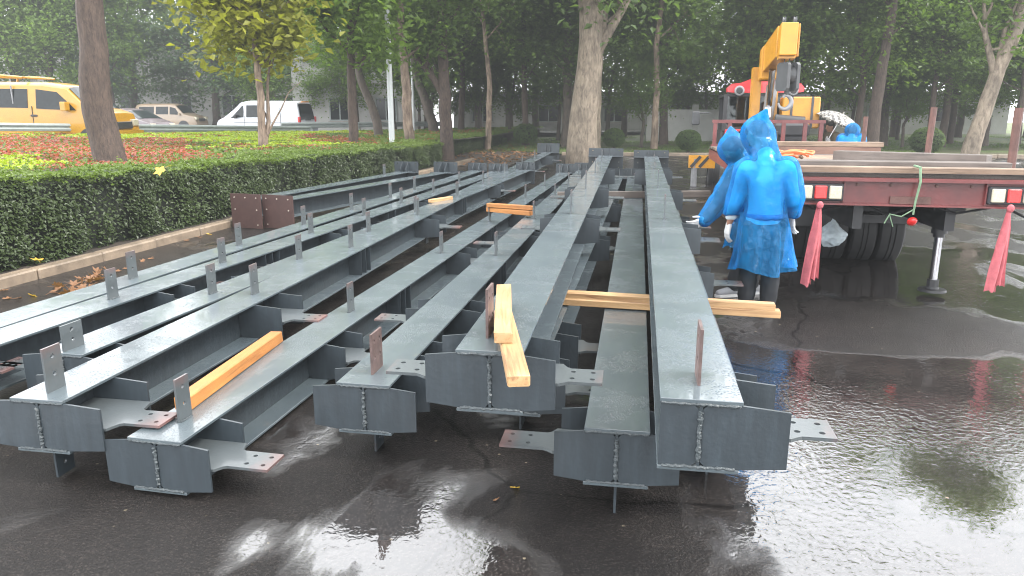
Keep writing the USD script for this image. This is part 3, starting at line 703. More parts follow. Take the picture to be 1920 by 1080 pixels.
for nm, mk, mt, lab, cat in (('red_shrubs', red, 'leaf_red', 'red leaved shrubs trimmed flat in the bed around the thick leaning trunk', 'shrubs'), ('lime_shrubs', lime, 'leaf_lime', 'bright lime green low planting in patches across the bed', 'shrubs'),
                        ('green_shrubs', green, 'leaf_hedge_top', 'mid green low shrubs filling the bed behind the hedge', 'shrubs')):
    tag(usdkit.mesh(stage, '/World/' + nm, leaf_cards(P3[mk], .05 + .0018 * dd[mk], rng, up=.8), M[mt]), lab, cat, kind='stuff')

# fallen leaves: a lobed plane leaf, curled
def plane_leaf(size, rng):
    a = np.linspace(0, 2 * np.pi, 21)[:-1]
    r = np.where(np.arange(20) % 4 == 0, 1.0, np.where(np.arange(20) % 4 == 2, .52, .72)) * rng.uniform(.85, 1.1, 20)
    x, y = r * np.cos(a), r * np.sin(a)
    cu = rng.uniform(.1, .55)
    z = cu * (x * x * rng.uniform(-.4, 1) + y * y * rng.uniform(0, 1)) + rng.normal(size=20) * .05
    v = np.vstack([np.column_stack([x, y, z]), [[0, 0, 0]]]) * size * .5
    stem = tube([(-.2 * size, 0, .0), (-.6 * size, .05 * size, .03 * size), (-.85 * size, .1 * size, .02 * size)], .0022, 4)
    f = np.array([[i, (i + 1) % 20, 20] for i in range(20)])
    return join([(v, f), stem])

def fallen(u, v, z, size, matn, label, group=None, tilt=.25):
    p = gp(u, v, z)
    t = thing('fallen_leaf', label, 'leaf', p + [0, 0, .006 + size * .05], rng.uniform(0, 6.3), group, rx=rng.normal() * tilt, ry=rng.normal() * tilt)
    part(t, 'blade', plane_leaf(size, rng), matn)

for i in range(34):
    a = rng.uniform(0, 1)
    fallen(110 + 95 * a + rng.normal() * 14, 541 - 33 * a + rng.normal() * 6 + 4, .0 + rng.uniform(0, .035), rng.uniform(.09, .15), 'leaf_fallen', 'dry brown leaf in the curled drift against the kerb', 'leaves drifted against the kerb', .5)
for (u, v) in ((8, 546), (14, 562), (35, 560), (62, 556), (170, 548), (160, 568), (235, 505), (268, 490), (282, 486), (350, 452), (375, 446), (392, 440)):
    fallen(u, v, 0, rng.uniform(.07, .12), 'leaf_fallen' if rng.uniform() < .7 else 'leaf_gold', 'small dry leaf lying scattered on the asphalt near the kerb', 'leaves scattered near the kerb')
fallen(71, 490, .11, .17, 'leaf_gold', 'yellow fallen leaf lying on the soil below the hedge beside the kerb')
fallen(300, 322, 1.03, .2, 'leaf_gold', 'golden yellow fallen leaf caught on top of the hedge', tilt=.5)
fallen(215, 315, 1.03, .17, 'leaf_fallen', 'pale brown fallen leaf on the hedge top below the thick trunk', tilt=.4)
fallen(968, 917, 0, .045, 'leaf_gold', 'curled yellow leaf fragment on the wet asphalt in front of the beams', tilt=.5)
fallen(928, 940, 0, .03, 'leaf_fallen', 'tiny tan leaf scrap on the asphalt nearest the bottom of the picture')
lp = np.column_stack([bed(rng.uniform(17.5, 33, 900), rng.uniform(-1.5, 2.4, 900)), rng.uniform(.02, .06, 900)])
tag(usdkit.mesh(stage, '/World/leaf_litter', leaf_cards(lp, .15, rng, up=1.5), M['leaf_fallen']), 'brown leaf litter on the soil beyond the hedge end', 'leaf litter', kind='stuff')

# the street, lawns
sheet('street', [(-120, 20), (-16.9, 23.6), (-9.5, 34), (-1, 46), (30, 60), (30, 90), (-120, 90)], .30, 'street', 'wet grey street behind the planted bed')
sheet('lawn', [(2.0, 30.5), (60, 25.0), (140, 25), (140, 90), (-6, 90), (-4, 38)], .05, 'lawn', 'thin grass lawn under the trees beyond the yard')
P0, P1 = np.array([2.0, 30.3]), np.array([60.0, 24.8])
lk = thing('kerb', 'low kerb edging the lawn beyond the yard', 'kerb', kind='structure')
for i in range(28):
    a = i / 28; c = P0 * (1 - a) + P1 * a; c = c + (P1 - P0) / 56
    part(lk, 'kerb_stone', xf(cbox(0, 0, 0, 2.06, .15, .24, .015), rot([0, 0, 1], math.atan2(P1[1] - P0[1], P1[0] - P0[0])), (c[0], c[1], 0)), 'kerb')
g = rng.uniform(0, 1, (26000, 2)); gx = -2 + 34 * g[:, 0]; gy = 28 + 20 * g[:, 1]
kp = meshkit.fbm(np.stack([gx * .3, gy * .3, 0 * gx], -1), 3, 21) > .45
gl = np.column_stack([gx, gy, np.full(len(gx), .07)])[kp & (gy > 31.0 - .095 * gx)]
tag(usdkit.mesh(stage, '/World/grass', leaf_cards(gl, .10, rng, up=.1, aspect=.25), M['leaf_mid']), 'short patchy grass on the lawn under the trees', 'grass', kind='stuff')

# ------------------------------------------------------------------ trees
def wander(p0, d, L, n, rng, bend=.15, lift=0.0):
    P = [np.asarray(p0, float)]; d = np.asarray(d, float) / np.linalg.norm(d)
    for i in range(n):
        d = d + rng.normal(size=3) * bend / n ** .5 + [0, 0, lift / n]
        d /= np.linalg.norm(d)
        P.append(P[-1] + d * L / n)
    return np.array(P)

def grow(t, rng, trunk, tr, bark, leafmat, nleaf, lsize, crown_lo, radius, nlimb=11, limb_r=.4, flat=.55, clump=.55, droop=0.0, lift=.5, extra=(), top_bias=1.0, sec=4, lowest=None, shape='round', limb_out=(.35, .9)):
    """Trunk polyline -> limbs -> twigs -> leaf clumps. Parts: trunk, branches, crown."""
    trunk = np.asarray(trunk, float)
    H = trunk[-1][2]
    T = np.linspace(0, 1, 26)
    seg = np.r_[0, np.cumsum(np.linalg.norm(np.diff(trunk, axis=0), axis=1))]; seg /= seg[-1]
    P = np.column_stack([np.interp(T, seg, trunk[:, k]) for k in range(3)])
    P[1:-1, :2] += rng.normal(size=(24, 2)) * tr * .07
    Rr = tr * (1 - .82 * T ** 1.1); Rr[:3] *= [1.28, 1.12, 1.03]
    tm = tube(P, Rr, 14)
    v = tm[0]; nz = meshkit.fbm(v * [5 / (tr + .1) * .25, 5 / (tr + .1) * .25, 1.2], 3, 3) - .5
    cx = np.column_stack([np.interp(v[:, 2], P[:, 2], P[:, 0]), np.interp(v[:, 2], P[:, 2], P[:, 1])])
    rad = v[:, :2] - cx
    v = np.column_stack([cx + rad * (1 + .35 * nz[:, None]), v[:, 2]])
    part(t, 'trunk', (v, tm[1]), bark, True)
    br, cl, cw = [], [], []
    limbs = list(extra)
    for i in range(nlimb):
        z = crown_lo + (H - crown_lo) * ((i + rng.uniform(.1, .9)) / nlimb) ** top_bias
        z = min(z, H * .97)
        k = np.interp(z, P[:, 2], T)
        p = np.array([np.interp(k, T, P[:, j]) for j in range(3)])
        a = i * 2.4 + rng.uniform(-.4, .4)
        q = (z - crown_lo) / max(H - crown_lo, .1)
        pr = {'round': math.sqrt(max(.15, 1 - (1.6 * q - .55) ** 2)), 'cone': 1.05 - .8 * q, 'vase': .55 + .55 * q}[shape]
        L = radius * pr * rng.uniform(.8, 1.12)
        limbs.append((p, np.array([math.cos(a), math.sin(a), rng.uniform(*limb_out)]), L, np.interp(k, T, Rr) * limb_r))
    for p, d, L, r in limbs:
        W = wander(p, d, L, 7, rng, .28, lift - droop)
        br.append(tube(W, np.linspace(max(r, .02), .010, 8), 6))
        for j in range(3, 8):
            cl.append(W[j]); cw.append(.6 + .1 * j)
        for j in range(sec):
            k = 2 + (j * 5) // max(sec, 1)
            dd = (W[k] - W[k - 1]); dd /= np.linalg.norm(dd)
            dd = dd * .5 + rng.normal(size=3) * .75 + [0, 0, .12 - droop]
            V = wander(W[k], dd, L * rng.uniform(.3, .55), 4, rng, .3, .2 - droop)
            br.append(tube(V, np.linspace(max(r * .4, .012), .006, 5), 5))
            for q in (2, 3, 4): cl.append(V[q]); cw.append(1.0)
    part(t, 'branches', join(br), bark, True)
    cl, cw = np.array(cl), np.array(cw)
    if lowest is not None: cw = np.where(cl[:, 2] < lowest, 0, cw)
    i = rng.choice(len(cl), nleaf, p=cw / cw.sum())
    tone = rng.uniform(.5, 1.3, len(cl))
    D = rng.normal(size=(nleaf, 3)) * [1, 1, flat] * clump * tone[i][:, None]
    C = cl[i] + D
    if lowest is not None:
        C = C[C[:, 2] > lowest - .3 + .5 * rng.uniform(0, 1, len(C))]
    part(t, 'crown', leaf_cards(C, lsize, rng, up=.55, outward=None), leafmat)

def tree_at(name, label, u, v, z, seed, H, tr, bark, leafmat, nleaf, lsize, crown_lo, radius, lean=None, group=None, **kw):
    p = gp(u, v, z); base = np.array([p[0], p[1], 0.0])
    t = thing(name, label, 'tree', base, 0, group)
    rng = np.random.default_rng(seed)
    if lean is None: lean = [(0, 0, -.2), (rng.normal() * .1, rng.normal() * .1, H * .3), (rng.normal() * .2, rng.normal() * .2, H * .65), (rng.normal() * .3, rng.normal() * .3, H)]
    grow(t, rng, lean, tr, bark, leafmat, nleaf, lsize, crown_lo, radius, **kw)
    return t, base

# thick leaning trunk at the left, its crown above the picture
tree_at('street_tree', 'tree with thick brown leaning trunk standing in the red shrubs at the left', 210, 303, .98, 31, 12.5, .27, 'bark_brown', 'leaf_mid', 9000, .16, 6.6, 2.8,
        lean=[(0, 0, -.2), (0, 0, .8), (-.16, 0, 2.0), (-.10, 0, 3.0), (-.02, .05, 4.0), (.05, .1, 6.5), (.1, .1, 12.5)], nlimb=9)
# yellow green young plane tree
tree_at('young_plane_tree', 'young plane tree with yellow green leaves and a pale twin trunk in the bed', 488, 281, .83, 32, 7.0, .115, 'bark_peel', 'leaf_yellow', 7500, .24, 2.75, 1.85, nlimb=15, clump=.42, flat=.75, sec=3, lift=.35, limb_out=(.3, .8), lowest=2.55,
        extra=[((.12, 0, .1), (.03, 0, 1), 3.4, .09)])
tree_at('young_plane_tree', 'young plane tree with bright mid green leaves, right of the yellow green one', 663, 269, .80, 33, 8.5, .16, 'bark_brown', 'leaf_light', 9000, .24, 2.9, 2.4, nlimb=15, clump=.5, flat=.75, sec=3, lift=.35, lowest=2.6)
tree_at('street_tree', 'dark trunked leaning tree just left of the nearer white lamp post', 712, 252, .8, 34, 9, .2, 'bark_dark', 'leaf_mid', 7000, .2, 3.0, 2.6, lean=[(0, 0, -.2), (-.1, 0, 1.4), (-.75, 0, 3.2), (-1.0, .2, 5.5), (-1.1, .2, 9)])
tree_at('young_plane_tree', 'plane tree with peeling pale brown trunk between the two white lamp posts', 769, 263, .78, 35, 9, .19, 'bark_peel', 'leaf_mid', 7000, .22, 3.3, 2.5, lean=[(0, 0, -.2), (-.08, 0, 2.4), (-.2, 0, 5), (-.2, 0, 9)], sec=3)
tree_at('street_tree', 'brown forked tree standing right of the white lamp posts behind the hedge', 839, 262, .76, 36, 12, .24, 'bark_brown', 'leaf_mid', 9000, .21, 4.4, 3.2, extra=[((0, 0, 2.1), (-.55, 0, .9), 3.0, .17)])
tree_at('street_tree', 'slim tree with a pale knobbly trunk behind the far hedge', 915, 252, .7, 37, 10, .14, 'bark_peel', 'leaf_mid', 6000, .2, 4.5, 2.4)
tree_at('street_tree', 'dark leaning tree in shade behind the brown forked tree', 818, 247, .7, 38, 11, .26, 'bark_dark', 'leaf_dark', 8000, .2, 3.6, 3.0, lean=[(0, 0, -.2), (-.2, 0, 1.2), (-.9, 0, 3.4), (-1.2, .2, 6), (-1.2, .2, 11)])
tree_at('street_tree', 'tall dark trunked tree at the end of the far hedge', 955, 250, .3, 39, 13, .25, 'bark_dark', 'leaf_dark', 9000, .2, 4.6, 3.4)
# the big plane tree in the middle
tree_at('plane_tree', 'big pale barked plane tree with a thick forked trunk behind the beam stack', 1092, 306, .02, 40, 21, .47, 'bark_plane', 'leaf_dark', 27000, .27, 6.4, 6.6,
        lean=[(0, 0, -.2), (0, 0, 1), (.12, 0, 2.4), (.22, 0, 3.6), (.25, 0, 4.4), (-.1, 0, 6.4), (.2, .2, 11), (-.1, .2, 21)], nlimb=20, clump=.85, limb_r=.42,
        extra=[((.42, -.05, 3.7), (.62, 0, 1.0), 5.2, .19), ((.05, -.1, 3.8), (-.18, -.1, 1), 5.0, .17), ((.25, -.2, 4.0), (.16, -.1, 1), 5.0, .19)])
tree_at('plane_tree', 'second pale plane trunk close behind the big one', 1116, 281, .03, 41, 14, .24, 'bark_plane', 'leaf_mid', 9000, .22, 5.0, 3.4, lean=[(0, 0, -.2), (0, 0, 3), (.35, 0, 7), (.4, 0, 14)])
tree_at('plane_tree', 'brown trunk leaning left of the big pale plane tree', 1060, 272, .03, 42, 13, .24, 'bark_peel', 'leaf_dark', 9000, .22, 4.6, 3.2, lean=[(0, 0, -.2), (.12, 0, 2.2), (-.2, 0, 5.2), (-.3, 0, 13)])
tree_at('street_tree', 'slender straight brown tree between the plane tree and the workers', 1226, 280, .03, 43, 16.5, .15, 'bark_peel', 'leaf_mid', 14000, .22, 4.4, 3.4, lean=[(0, 0, -.2), (.02, 0, 2.5), (-.1, 0, 4.5), (.15, 0, 7), (.2, 0, 16.5)])
tree_at('street_tree', 'straight trunked tree right of the crane truck behind the people', 1632, 288, .03, 44, 13, .25, 'bark_brown', 'leaf_mid', 11000, .2, 4.3, 3.4, lean=[(0, 0, -.2), (0, 0, 2.2), (.2, 0, 5), (.4, 0, 13)])
tree_at('plane_tree', 'pale forked plane tree leaning right, at the right edge beyond the flatbed', 1812, 312, .02, 45, 11.5, .26, 'bark_plane', 'leaf_mid', 9000, .22, 4.6, 3.0,
        lean=[(0, 0, -.2), (.1, 0, .8), (.42, 0, 2.2), (.55, 0, 3.0), (.95, 0, 4.2), (1.2, 0, 6), (1.2, 0, 11.5)], extra=[((.5, 0, 2.7), (-.32, 0, 1.0), 3.4, .13), ((.55, -.05, 3.0), (.1, .1, 1.0), 3.0, .12)])

# the woods behind: a few kinds grown once, then repeated
def proto(label, group, kind, p, rz, sc):
    k = PROTO[kind]
    if k[0] is None:
        t = thing('woodland_tree', label, 'tree', p, rz, group, scale=(sc, sc, sc))
        k[0] = t
        k[1](t)
        return t
    return copy_of(k[0], 'woodland_tree', label, 'tree', p, rz, group, (sc, sc, sc))

def kind(seed, H, tr, bark, leafmat, nleaf, lsize, lo, rad, **kw):
    def f(t):
        rng = np.random.default_rng(seed)
        lean = [(0, 0, -.2), (rng.normal() * .15, rng.normal() * .15, H * .3), (rng.normal() * .3, rng.normal() * .3, H * .65), (0, 0, H)]
        grow(t, rng, lean, tr, bark, leafmat, nleaf, lsize, lo, rad, **kw)
    return [None, f]

PROTO = {
    'dark': kind(51, 12, .2, 'bark_dark', 'leaf_dark', 15000, .21, 2.6, 3.6, nlimb=16, clump=.7),
    'dark2': kind(52, 13, .22, 'bark_dark', 'leaf_dark', 15000, .21, 2.0, 3.4, nlimb=16, clump=.75, shape='cone'),
    'mid': kind(53, 12.5, .19, 'bark_brown', 'leaf_mid', 15000, .22, 3.2, 3.5, nlimb=15, clump=.65),
    'light': kind(54, 11.5, .19, 'bark_brown', 'leaf_light', 15000, .24, 2.2, 3.7, nlimb=15, clump=.7),
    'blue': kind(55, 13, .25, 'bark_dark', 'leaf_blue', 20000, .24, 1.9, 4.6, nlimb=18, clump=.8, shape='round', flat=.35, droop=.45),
    'low': kind(57, 7.5, .13, 'bark_dark', 'leaf_dark', 9000, .2, 1.2, 2.6, nlimb=14, clump=.6),
    'low2': kind(58, 6.5, .12, 'bark_dark', 'leaf_mid', 9000, .19, 1.5, 2.3, nlimb=14, clump=.55),
    'small': kind(56, 5.5, .12, 'bark_dark', 'leaf_mid', 8000, .17, 1.5, 2.1, nlimb=12, clump=.5),
}
rw = np.random.default_rng(77)
LM = [(0, 'the left end of the yellow truck'), (100, 'the yellow truck cab'), (210, 'the thick leaning trunk'), (320, 'the beige minivan'), (420, 'the nose of the white van'), (488, 'the yellow green plane tree'), (560, 'the rear of the white van'),
      (663, 'the bright young plane tree'), (735, 'the thicker white lamp post'), (790, 'the slim white lamp post'), (840, 'the brown forked tree'), (915, 'the knobbly pale trunk'), (985, 'the bush at the hedge end'), (1092, 'the big pale plane tree'),
      (1150, 'the bush beside the plane tree'), (1226, 'the slender brown tree'), (1290, 'the bush left of the crane'), (1350, 'the lamp post behind the cab'), (1420, 'the crane truck cab'), (1490, 'the crane hook'), (1560, 'the checked umbrella'),
      (1632, 'the straight trunk right of the crane'), (1735, 'the bush on the right lawn'), (1815, 'the pale leaning plane tree'), (1905, 'the nearest red stake')]
said = {}
def row(kinds, label, group, xs, Y, jit=1.2, sc=(.85, 1.15)):
    for i, x in enumerate(xs):
        p = (x + rw.normal() * jit * .6, Y + rw.normal() * jit, .03)
        u, v = proj(np.array([p[0], p[1], 3.0]))
        lab = label
        if -60 < u < 1980:
            du, ph = min((abs(u - a), q) for a, q in LM)
            ua = [a for a, q in LM if q == ph][0]
            for pre in ('behind ', 'beyond and left of ' if u < ua else 'beyond and right of ', 'further behind ', 'well to the left of ' if u < ua else 'well to the right of ', 'deep behind '):
                if label + pre + ph not in said:
                    lab = label + ', ' + pre + ph; said[label + pre + ph] = 1
                    break
        proto(lab, group, kinds[i % len(kinds)], p, rw.uniform(0, 6.28), rw.uniform(*sc))
row(['dark', 'mid', 'dark2', 'light'], 'tall leafy tree at the wood front', 'front row of the wood', np.arange(-3.5, 30, 3.7), 37)
row(['mid', 'dark2', 'dark', 'light'], 'tall tree deep in the wood', 'back row of the wood', np.arange(-6, 44, 4.2), 47, sc=(.95, 1.2))
row(['mid', 'light', 'dark'], 'leafy tree beyond the lawn', 'wood beyond the right lawn', [17.5, 20.5, 23.5, 27, 15.5, 21.8, 30], 34.5, 1.4, (.72, .95))
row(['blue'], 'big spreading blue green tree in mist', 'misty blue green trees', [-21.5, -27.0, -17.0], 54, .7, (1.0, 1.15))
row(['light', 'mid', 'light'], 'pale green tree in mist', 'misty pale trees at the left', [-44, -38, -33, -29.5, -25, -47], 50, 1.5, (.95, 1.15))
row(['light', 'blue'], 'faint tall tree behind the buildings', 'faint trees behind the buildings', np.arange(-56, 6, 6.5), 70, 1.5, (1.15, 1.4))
row(['small'], 'small round tree by the building', 'small trees beside the building', [-15.2, -11.6, -9.6, -5.5], 46, .4, (.85, 1.05))
row(['mid', 'dark'], 'middling tree past the bed', 'trees behind the bed', [-8.5, -5.8, -2.5], 40, .6, (.8, .95))
row(['small', 'light'], 'low bright green tree in the wood', 'low bright trees in the wood', [6.3, 11.7, 19.0, 24.0], 34.5, .6, (.62, .8))
row(['low', 'low2'], 'low dark thicket tree', 'dark thicket under the wood', np.arange(-4.5, 38, 2.6), 42.5, .8, (.8, 1.15))
# clipped round bushes on the lawn
def bush(u, v, wpx, label):
    p = gp(u, v, .05); r = wpx / 2 * np.linalg.norm(p - [0, 0, CAM_H]) / F_PX
    t = thing('round_bush', label, 'bush', p)
    rng = np.random.default_rng(int(u))
    part(t, 'stem', join([tube(wander((0, 0, -.03), (math.cos(a) * .5, math.sin(a) * .5, 1), r * .9, 4, rng, .15), np.linspace(.035, .015, 5), 6) for a in (0, 2.1, 4.2)]), 'bark_dark')
    d = rng.normal(size=(2600, 3)); d /= np.linalg.norm(d, axis=1, keepdims=True)
    q = d * (r * (1 + .16 * (meshkit.fbm(d * 2.2, 2, int(u)) - .5)) * rng.uniform(.86, 1.0, 2600))[:, None] * [1, 1, .82] + [0, 0, r * .95]
    q[:, 2] = np.maximum(q[:, 2], .12)
    core = trimesh.creation.icosphere(2, r * .84)
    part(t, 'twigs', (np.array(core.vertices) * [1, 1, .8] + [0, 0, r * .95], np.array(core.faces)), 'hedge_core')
    part(t, 'leaves', leaf_cards(q, .085, rng, outward=d), 'leaf_dark')
bush(1150, 279, 42, 'clipped round bush just right of the big plane tree')
bush(1290, 286, 46, 'clipped round bush left of the crane truck')
bush(985, 273, 46, 'clipped round bush by the far end of the hedge')
bush(893, 250, 26, 'small clipped round bush behind the slim pale trunk')
bush(1735, 292, 52, 'clipped round bush on the lawn at the right')

# ------------------------------------------------------------------ buildings, wall, rail, lamp posts
def building(label, cat, x0, x1, Y, depth, h, wallm, wins, bands=(), base=.0, door=None, name='building'):
    b = thing(name, label, cat, ((x0 + x1) / 2, Y, base))
    w = x1 - x0
    part(b, 'wall', box(0, depth / 2, h / 2 - .2, w, depth, h + .4), wallm)
    part(b, 'roof', box(0, depth / 2, h + .09, w + .5, depth + .5, .17), 'wall_trim')
    for z in bands: part(b, 'cornice', box(0, -.05, z, w + .04, .1, .16), 'wall_trim')
    for (x, z, ww, hh) in wins:
        x = x - (x0 + x1) / 2
        fr = part(b, 'window', join([box(x + sx * ww / 2, -.02, z, .07, .1, hh + .07) for sx in (-1, 0, 1)] + [box(x, -.018, z + sz * hh / 2, ww - .07, .1, .07) for sz in (-1, 1)]), 'rail_grey')
        part(fr, 'pane', box(x, .0, z, ww, .03, hh), 'glass_dark')
        part(fr, 'sill', box(x, -.07, z - hh / 2 - .07, ww + .2, .16, .06), 'wall_trim')
    return b
building('long pale low building across the street behind the parked vans', 'building', -40, -9.5, 60, 10, 6.5, 'wall_pale', [(x, z, 1.6, 1.5) for x in np.arange(-38, -10, 4.0) for z in (2.0, 4.9)], (3.4,))
building('pale building corner with a window behind the green planted bed', 'building', -13.2, -6.0, 46, 7, 4.6, 'wall_pale', [(-10.4, 1.75, 1.2, 1.3), (-7.6, 1.75, 1.2, 1.3)], (3.2,), .0)
building('white low building seen under the trees behind the lawn', 'building', -4, 34, 52, 6, 2.7, 'wall_white', [(x, 1.45, 1.4, 1.1) for x in np.arange(-2, 34, 4.5)], (2.3,))
wl = thing('boundary_wall', 'pale boundary wall behind the bush left of the crane truck', 'wall', (11.0, 41.5, 0))
for i in range(3):
    part(wl, 'wall_panel', box(-2.2 + i * 2.5, 0, .75, 2.3, .18, 2.0), 'wall_white')
    part(wl, 'pillar', box(-3.5 + i * 2.5, 0, .85, .3, .3, 2.3), 'wall_pale')

def rail(label, pts, hs, posts):
    r = thing('guard_rail', label, 'guard rail', (0, 0, 0))
    for i in range(len(pts) - 1):
        a, b = np.append(pts[i], hs[i]), np.append(pts[i + 1], hs[i + 1])
        d = b - a; L = np.linalg.norm(d); ang = math.atan2(-d[0], d[1])
        prof = Polygon([(-.02, -.16), (.03, -.15), (.05, -.09), (-.01, -.03), (.05, .03), (.03, .09), (-.02, .10)])
        m = plate_xz(prof, 0, L)
        part(r, 'rail', xf(m, rot([0, 0, 1], ang) @ rot([1, 0, 0], math.asin(d[2] / L)), a), 'rail_grey')
    for p, h in posts:
        part(r, 'post', box(p[0] - .05, p[1] + .06, (h - .05) / 2, .12, .12, h + .05), 'rail_grey')
P_ = lambda u, v, Y: at(u, v, Y)
a, b, c = P_(-160, 235, 22), P_(235, 238, 27), P_(582, 241, 34.5)
lerp = lambda p, q, k: p * (1 - k) + q * k
rail('grey steel guard rail along the street behind the bed, from the left edge', [a[:2], b[:2], c[:2]], [a[2], b[2], c[2]], [(q[:2], q[2]) for q in (lerp(a, b, .1), lerp(a, b, .97), lerp(b, c, .42), lerp(b, c, .97))])
a, b = P_(527, 234, 35.2), P_(838, 231, 43)
rail('second section of grey guard rail right of the white van', [a[:2], b[:2]], [a[2], b[2]], [(q[:2], q[2]) for q in (lerp(a, b, .02), lerp(a, b, .16), lerp(a, b, .42), lerp(a, b, .7), lerp(a, b, .97))])

def lamp_post(label, u, v, z, w, H, lean=0):
    p = gp(u, v, z)
    t = thing('lamp_post', label, 'lamp post', (p[0], p[1], 0), ry=lean)
    part(t, 'pole', tube([(0, 0, -.1), (0, 0, H * .4), (0, 0, H)], [w / 2, w * .45, w * .3], 14), 'pole_white', True)
    part(t, 'foot', lathe([(w * .9, 0), (w * .9, .1), (w * .55, .22), (w * .5, .5)], 14), 'pole_white')
    part(t, 'arm', tube([(0, 0, H - .05), (.3, -.2, H + .35), (1.0, -.6, H + .5)], .04, 8), 'pole_white', True)
    part(t, 'lamp_head', xf(lathe([(.001, .06), (.12, .05), (.16, 0), (.10, -.06), (.001, -.07)], 12), None, (1.05, -.63, H + .48)), 'pole_white', True)
lamp_post('nearer and thicker white lamp post in the bed', 735, 266, .8, .19, 8.5)
lamp_post('slimmer white lamp post standing beyond the peeling trunk', 776, 245, .75, .15, 8)
lamp_post('white lamp post behind the crane truck cab', 1350, 262, .1, .14, 6.6, .03)

# ------------------------------------------------------------------ vehicles on the street
def wheel(t, x, y, r, w, side):
    prof = [(r * .62, -w / 2), (r * .95, -w / 2), (r, -w * .3), (r, w * .3), (r * .95, w / 2), (r * .62, w / 2)]
    R = rot([0, 1, 0], math.pi / 2)
    # lathe about z -> axle along the car's y
    R = rot([1, 0, 0], math.pi / 2)
    wh = part(t, 'wheel', xf(lathe(prof, 22), R, (x, y, r)), 'rubber', 40)
    part(wh, 'rim', join([xf(lathe([(.001, w * .30), (r * .2, w * .34), (r * .3, w * .2), (r * .55, w * .22), (r * .64, w * .42), (r * .66, -w * .3), (.001, -w * .3)], 18), R if side > 0 else rot([1, 0, 0], -math.pi / 2), (x, y, r))]), 'steel_grey', 40)

def car(name, label, cat, loc, rz, L, W, top, belt, zb, paint, wins, wheels, wr, lights=(), tuck=.16, glass='glass_dark', screen=None, rearscreen=None, sc=1.0):
    """Nose towards +x. top/belt: polylines (x, z) of the roof or bonnet line and of the waist."""
    t = thing(name, label, cat, loc, rz, scale=(sc, sc, sc))
    X = np.linspace(-L / 2, L / 2, 49)
    zt = np.interp(X, *np.array(top).T); ze = np.minimum(np.interp(X, *np.array(belt).T), zt - .02)
    endt = np.clip(1 - (np.abs(X) / (L / 2)) ** 8 * .12, 0, 1)
    hw = W / 2 * endt
    up = np.clip((zt - ze) / .6, 0, 1)
    rw_ = hw - tuck * up
    rows = []
    for k in (-1, 1):
        col = [(k * hw * .92, 0 * X + zb), (k * hw, 0 * X + zb + .14), (k * hw * 1.0, ze * .55 + (zb + .14) * .45), (k * hw * .985, ze), (k * (rw_ + .0), zt - .09 * up - .012), (k * (rw_ - .10), zt - .015), (k * rw_ * .45, zt + .012)]
        rows.append(col if k < 0 else col[::-1])
    ring = rows[0] + rows[1]
    G = np.stack([np.column_stack([X, y, z]) for y, z in ring], 1)
    G = np.concatenate([G, G[:, :1]], 1)
    v, f = grid(G)
    n = G.shape[1]
    caps = []
    for e, o in ((0, 1), (48, -1)):
        c = len(v); v = np.vstack([v, G[e].mean(0)])
        for j in range(n - 1):
            a, b = e * n + j, e * n + j + 1
            caps.append([c, a, b] if o > 0 else [c, b, a])
    part(t, 'body', (v, np.vstack([f, caps])), paint, 35)
    def side_pt(x, k, s):
        z0, z1, h0, r0 = [np.interp(x, X, q) for q in (ze, zt - .09 * up - .012, hw * .985, rw_)]
        return np.array([x, s * (h0 * (1 - k) + r0 * k + .012), z0 * (1 - k) + z1 * k])
    for s in (-1, 1):
        for wn in wins:
            q = np.array([side_pt(x, k, s) for x, k in wn])
            c = q.mean(0)
            fan = np.vstack([q, q * [1, 0, 1] + [0, 1, 0] * (q * 1.0) - [0, s * .02, 0]])
            m = len(q)
            ff = [[0, i, i + 1] for i in range(1, m - 1)] + [[i, (i + 1) % m, (i + 1) % m + m] for i in range(m)] + [[i, (i + 1) % m + m, i + m] for i in range(m)]
            part(t, 'window', (fan, np.array(ff)), glass)
        for wx in wheels: wheel(t, wx, s * (W / 2 - .1), wr, .2, s)
        part(t, 'wheel_arch', join([plate_xz(Point(wx, wr).buffer(wr * 1.22, 12).intersection(sbox(-9, zb, 9, 9)), s * (W / 2 + .002) - .004, .008) for wx in wheels]), 'black_metal')
        for (x, y, z, sx, sy, sz, m, nm) in lights:
            if y == 0: continue
            part(t, nm, cbox(x, s * y, z, sx, sy, sz, .015), m)
    for (x, y, z, sx, sy, sz, m, nm) in lights:
        if y == 0: part(t, nm, cbox(x, 0, z, sx, sy, sz, .015), m)
    for nm, scn, o in (('windscreen', screen, 1), ('rear_window', rearscreen, -1)):
        if not scn: continue
        x0, x1 = scn
        xs = np.linspace(x0, x1, 5); gr = []
        for x in xs:
            z = np.interp(x, X, zt); w = np.interp(x, X, rw_) - .07
            gr.append([(x + .012 * o, y, z + .022 - .03 * (abs(y) / w) ** 4) for y in np.linspace(-w, w, 7)])
        part(t, nm, grid(np.array(gr)), glass)
    return t

def car_loc(u, v, Y, z=.30):
    p = at(u, v, Y); return (p[0], p[1], z)

